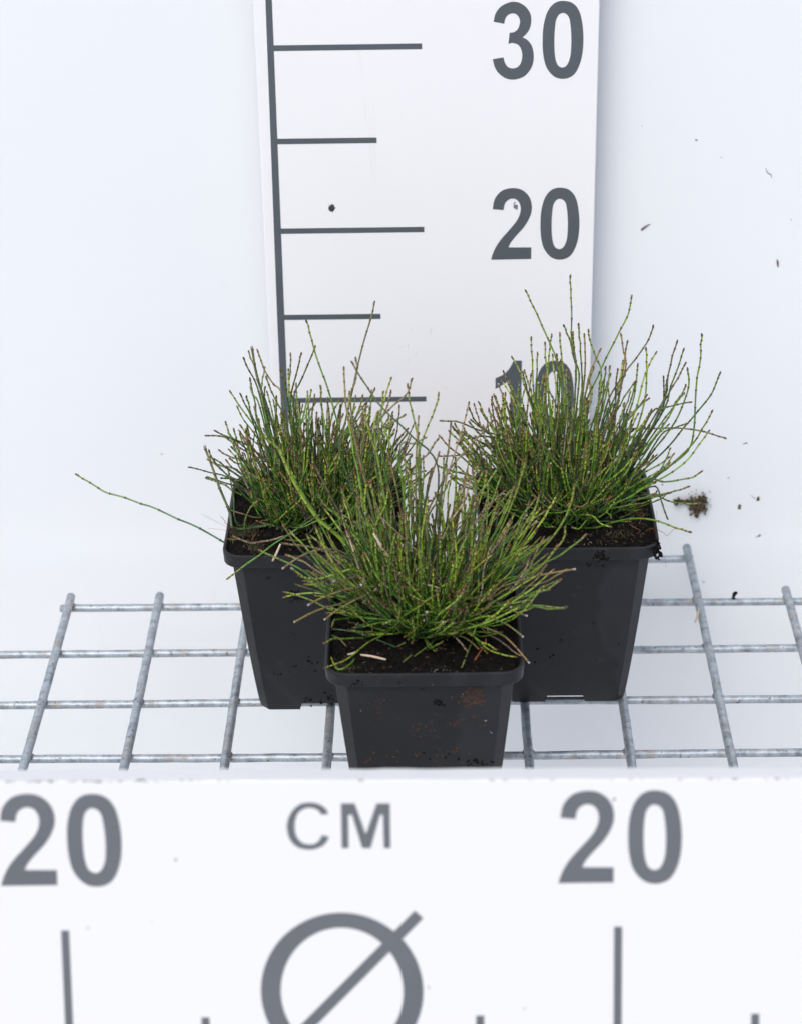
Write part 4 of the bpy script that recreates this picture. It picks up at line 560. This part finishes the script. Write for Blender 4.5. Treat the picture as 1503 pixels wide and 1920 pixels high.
def make_plant(key, name, label, centre, rz, seed, base, heap, clump, nrand, fan, lens):
    root = empty(name, (centre[0], centre[1], .52), 0); tag(root, label, 'potted plant', 'square black pots of dwarf horsetail')
    make_pot(root, seed)
    soil, hgt = make_soil(root, seed, base, heap)
    rr = random.Random(seed*7)
    off = Vector((centre[0], centre[1], .52))
    count = 0
    for kind, rooted, pts in STEMS[key]:
        P = [Vector(p)-off for p in pts]
        if rooted:
            b = P[0]; d = Vector((b.x-clump[0], b.y-clump[1])); 
            rp = Vector((clump[0], clump[1]))+d*.55; lim = clump[2]
            e = rp-Vector(clump[:2]); 
            if e.length > lim: rp = Vector(clump[:2])+e*(lim/e.length)
            rp += Vector((rr.gauss(0, .2), rr.gauss(0, .2)))
            r3 = Vector((rp.x, rp.y, hgt(rp.x, rp.y)-.05))
            if b.z-r3.z > .8:
                m = r3.lerp(b, .5); dirn = (b-P[1]).normalized()*((b-r3).length*.25)
                m = m*.6+(b+dirn)*.4*1.0 if False else m+Vector((rr.gauss(0, .08), rr.gauss(0, .08), 0))
                P = [r3, m]+P
            else: P = [r3]+P
        cut = (kind == 'b' and key == 'F' and P[-1].z < 13.5) or kind == 'D'
        r0 = {'D': .085, 'Y': .060, 'R': .057, 'w': .050, 'd': .054, 'b': .056}.get(kind, .057)
        V, F, cc = stem_geo(P, kind, rr, r0, cut)
        o = mesh_obj('stem', V, F, M_stem, root, True, cc); count += 1
    for i in range(nrand):
        V, F, cc = rand_stem(rr, clump, hgt, fan, lens)
        mesh_obj('stem', V, F, M_stem, root, True, cc); count += 1
    # short basal shoots: joined, uncountable
    VV = []; FF = []; CC = []
    for i in range({'F': 520, 'L': 400, 'R': 400}[key]):
        V, F, cc = rand_stem(rr, (clump[0], clump[1], clump[2]*1.1), hgt, fan*1.15, (1.2, 5.0) if i % 5 < (2 if key == 'F' else 4) else (3.6, lens[1]*.85), True)
        b = len(VV); VV += V; FF += [tuple(k+b for k in f) for f in F]; CC += cc
    o = mesh_obj('tangled_shoots', VV, FF, M_stem, root, True, CC); o['kind'] = 'stuff'
    return root, hgt
def rand_stem(rr, clump, hgt, fan, lens, short=False):
    a = rr.uniform(0, 2*math.pi); q = math.sqrt(rr.random())*clump[2]
    x = clump[0]+q*math.cos(a); y = clump[1]+q*math.sin(a)*clump[3] if len(clump) > 3 else clump[1]+q*math.sin(a)
    x = max(-3.9, min(3.9, x)); y = max(-3.9, min(3.9, y))
    th = abs(rr.gauss(0, fan*(.92 if fan > .85 else .78)))+fan*(.22 if fan > .85 else .42)*(q/clump[2])
    th = min(th, 1.22); ph = a+rr.gauss(0, 1.0)
    L = rr.uniform(*lens)
    if not short:
        L = lens[0]+(lens[1]-lens[0])*(rr.random()**1.25)
        L *= lerp(1.0, .66, min(1, th/1.2))
    P = grow((x, y, hgt(x, y)-.05), th, ph, L, rr, rr.uniform(.0, .5))
    keep = [P[0]]
    for p in P[1:]:
        if p.z < 10.3 and max(abs(p.x), abs(p.y)) > 4.5: break
        keep.append(p)
    P = keep if len(keep) > 3 else P[:4]
    lowest = 9.85-.1
    for p in P[1:]:
        if p.z < lowest: p.z = lowest+rr.uniform(0, .15)
    k = rr.choices('gyYdbpw', (30, 25, 12, 18, 8, 3, 4))[0]
    return stem_geo(P, k, rr, rr.uniform(.046, .063), rr.random() < .03)

pL = make_plant('L', 'potted_horsetail', 'back left black pot of dwarf horsetail, one long stem reaching far out to the left', (-5.48, 6.50), 0, 3, 9.48, .22, (.35, 1.0, 3.1), 252, .56, (2.4, 6.4))
pF = make_plant('F', 'potted_horsetail', 'front black pot of dwarf horsetail, brown peat spots on its face, behind the CM board', (-.07, -4.42), 0, 5, 9.30, .10, (.15, 1.3, 2.1), 242, .94, (3.2, 8.6))
pR = make_plant('R', 'potted_horsetail', 'back right black pot of dwarf horsetail standing before the number 10', (7.01, 7.02), 0, 9, 9.48, .25, (-.1, .6, 2.7), 240, .68, (3.0, 8.2))

# ------------------------------------------------------------------ peat stuck on the pots
def face_pt(root, u, z, out=.0):
    z = max(.2, z); hwv = 4.44 if z > 9.0 else lerp(3.05, 4.03, (z/9.23)**.85)
    return (u, -hwv-.015-out, z)
def splats(root, items, m, name='peat_spots'):
    bm = bmesh.new(); r2 = random.Random(4)
    for u, z, r, n in items:
        for k in range(n):
            uu = u+r2.gauss(0, r); zz = z+r2.gauss(0, r*.7); p = face_pt(root, uu, zz, .0); s = min(.05, r*r2.uniform(.12, .34))+.012
            lump(bm, p, s, r2, (1, .35, 1), .45)
    o = bm_obj(name, bm, m, root[0]); o['kind'] = 'stuff'; return o
splats(pF, [(2.05, 8.1, .28, 60), (2.3, 8.45, .22, 24), (1.35, 6.7, .14, 18), (1.7, 6.95, .08, 8), (2.2, 7.1, .09, 10), (-.5, 6.1, .06, 6), (-2.6, 4.6, .13, 16), (.35, 4.7, .05, 7), (1.75, 5.6, .05, 5), (-1.9, 7.9, .2, 5), (-2.5, 7.9, .15, 4), (-2.1, 7.4, .1, 5), (.2, 6.3, .3, 8), (-.4, 6.5, .2, 5), (2.6, 6.6, .2, 4), (1.2, 5, .5, 10), (-1, 5, .7, 10), (.8, 7.2, .05, 4)], M_peat_brown)
splats(pF, [(.6, 7.9, .14, 22), (-3.0, 9.25, .12, 14), (-1.15, 9.35, .06, 6), (-.1, 8.7, .06, 4), (2.1, 4.6, .2, 16), (0, 4.3, .9, 8), (2.9, 4.3, .2, 8)], M_soil, 'soil_spots')
splats(pF, [(-2.85, 7.5, .012, 2), (2.45, 8.5, .012, 2), (1.7, 8.4, .01, 2), (.35, 9.2, .01, 2), (2.7, 6.9, .03, 4), (3.0, 6.2, .03, 3)], M_perlite, 'perlite_specks')
splats(pL, [(-1.0, 7.2, .2, 26), (-1.1, 6.9, .12, 10), (-1.2, 4.9, .08, 4), (-2.3, 8.3, .1, 5), (-1.2, 2.9, .1, 6), (-2.0, 2.4, .08, 6), (.3, .9, .3, 9), (-.8, .5, .3, 5), (.2, 3, .4, 8)], M_soil, 'soil_spots')
splats(pR, [(1.5, 9.3, .18, 36), (.9, 8.6, .1, 10), (1.6, 8.55, .08, 10), (1.3, 5.1, .05, 6), (-.3, 4, .07, 5), (2.6, 3.7, .04, 3), (4.3, 9.3, .12, 10), (-1, 3, .4, 4)], M_soil, 'soil_spots')
splats(pR, [(2.2, 4.95, .05, 8), (3.1, 7.5, .1, 6), (2.9, 8.2, .15, 5), (2.8, 5.2, .1, 4)], M_peat_brown)
# soil heaped over the right pot's corner, moss tufts and rusty rootlets
def tufts(root, hgt, x, y, r, n, m, name, ln=.3):
    r2 = random.Random(int(x*10+y*3+n)); V = []; F = []
    for k in range(n):
        xx = x+r2.gauss(0, r); yy = y+r2.gauss(0, r); xx = max(-4.15, min(4.15, xx)); yy = max(-4.15, min(4.15, yy))
        p = Vector((xx, yy, hgt(xx, yy))); q = p+Vector((r2.gauss(0, .12), r2.gauss(0, .12), r2.uniform(.3, 1)*ln))
        v, f = tube([p, p.lerp(q, .5)+Vector((r2.gauss(0, .03), 0, .03)), q], [.022, .018, .004], 4, False); b = len(V); V += v; F += [tuple(i+b for i in g_) for g_ in f]
    o = mesh_obj(name, V, F, m, root, False); o['kind'] = 'stuff'
tufts(pL[0], pL[1], -3.6, -1.8, .45, 220, M_moss, 'moss')
tufts(pL[0], pL[1], -2.9, -3.3, .25, 90, M_moss, 'moss')
tufts(pR[0], pR[1], 3.5, -.6, .55, 160, M_moss, 'moss')
tufts(pR[0], pR[1], 2.3, -3.0, .5, 90, M_moss, 'moss')
tufts(pF[0], pF[1], -3.4, -3.2, .3, 60, M_moss, 'moss', .15)
def hair(root, pts, r, m, name='rootlet'):
    P = crv([Vector(p) for p in pts], 5); V, F = tube(P, [r]*len(P), 4, False); return mesh_obj(name, V, F, m, root, True)
r2 = random.Random(8)
for root, spots in ((pR, ((3.4, -1, 9.4), (3.6, -1.8, 9.4), (3.0, -2.8, 9.4), (3.9, -2.2, 9.5), (3.3, -2.0, 9.4), (3.8, -.4, 9.5))), (pL, ((-3.8, -1.2, 9.4), (-3.2, -2.6, 9.4)))):
    for x, y, z in spots:
        P = [Vector((x, y, root[1](max(-4.1, min(4.1, x)), y)))]
        for k in range(4): P.append(P[-1]+Vector((r2.gauss(0, .25), r2.gauss(0, .25), r2.gauss(.08, .15))))
        hair(root[0], P, .014, M_root)
hair(pR[0], [(4.2, -2.6, 9.5), (4.35, -2.9, 10.3), (4.3, -3.0, 11.0)], .006, M_root)
hair(pR[0], [(4.2, -4.0, 9.6), (4.6, -4.3, 9.2), (4.75, -4.4, 8.6)], .006, M_root)
hair(pL[0], [(-4.0, -1.4, 9.5), (-4.7, -1.6, 10.1), (-5.6, -1.7, 10.7)], .006, M_root)
hair(pL[0], [(-4.0, -1.6, 9.5), (-4.6, -1.8, 9.85), (-5.3, -1.9, 10.0)], .006, M_root)
bm = bmesh.new()
for k in range(60):
    lump(bm, (4.2+r2.gauss(0, .12), -4.05+r2.gauss(0, .35), 9.5+r2.gauss(0, .12)), r2.uniform(.04, .12), r2, (1, 1, 1), .5)
bm_obj('soil_lumps', bm, M_soil, pR[0])['kind'] = 'stuff'

# ------------------------------------------------------------------ loose scraps lying about
def scrap(name, pts, r, m, label, cat):
    P = crv([Vector(p) for p in pts], 4); n = len(P); V, F = tube(P, [r*(.8+.3*math.sin(3.1*i/(n-1))) for i in range(n)], 6); o = mesh_obj(name, V, F, m, None, True); tag(o, label, cat); return o
scrap('straw', [[-2.93, -6.72, 10.0], [-2.39, -6.88, 10.0], [-1.77, -7.16, 10.0]], 0.055, M_straw, 'pale straw piece lying on the soil of the front pot, the longer one', 'straw')
scrap('straw', [[-3.51, -6.69, 10.0], [-3.29, -6.6, 10.0], [-3.1, -6.47, 10.0]], 0.045, M_straw, 'short pale straw bit on the soil at the left of the front pot', 'straw')
scrap('dead_stem_piece', [[2.21, -7.26, 10.0], [2.49, -6.44, 10.0], [2.69, -6.11, 10.1], [2.72, -5.89, 10.3]], 0.04, M_root, 'orange red dead stem lying on the soil at the right of the front pot', 'plant scrap')
scrap('straw', [[-1.95, -4.6, 12.55], [-2.4, -4.6, 11.97], [-2.83, -4.6, 11.47]], 0.05, M_straw, 'pale straw caught in the stems at the left of the front plant', 'straw')
scrap('straw', [[-2.26, -5.3, 15.46], [-1.96, -5.4, 14.92], [-1.64, -5.4, 14.34]], 0.055, M_straw, 'pale broken stem hanging slantwise in the middle of the front plant', 'straw')
scrap('dead_stem_piece', [[-6.99, 1.9, 11.06], [-7.19, 1.8, 10.61], [-7.41, 1.8, 10.17]], 0.055, M_straw, 'tan dead stem end hanging over the rim of the back left pot', 'plant scrap')
scrap('straw', [[-0.1, -5.3, 12.87], [0.23, -5.3, 12.76], [0.59, -5.3, 12.64]], 0.035, M_straw, 'thin white straw lying across the stems low in the front plant', 'straw')
scrap('straw', [[14.91, 13.32, 0.56], [14.73, 12.51, 0.6], [14.55, 11.9, 0.52]], 0.06, M_straw, 'cream splinter lying on a rack wire right of the pots', 'straw')
bm = bmesh.new()
for k in range(7): lump(bm, (17.03+rnd.gauss(0, .04), 15.08+rnd.gauss(0, .05), .16+k*.055), rnd.uniform(.06, .11), rnd, (1, 1, 1), .5)
tag(bm_obj('soil_crumb', bm, M_soil), 'dark soil crumb perched on the rear rack wire at the right', 'soil crumb')
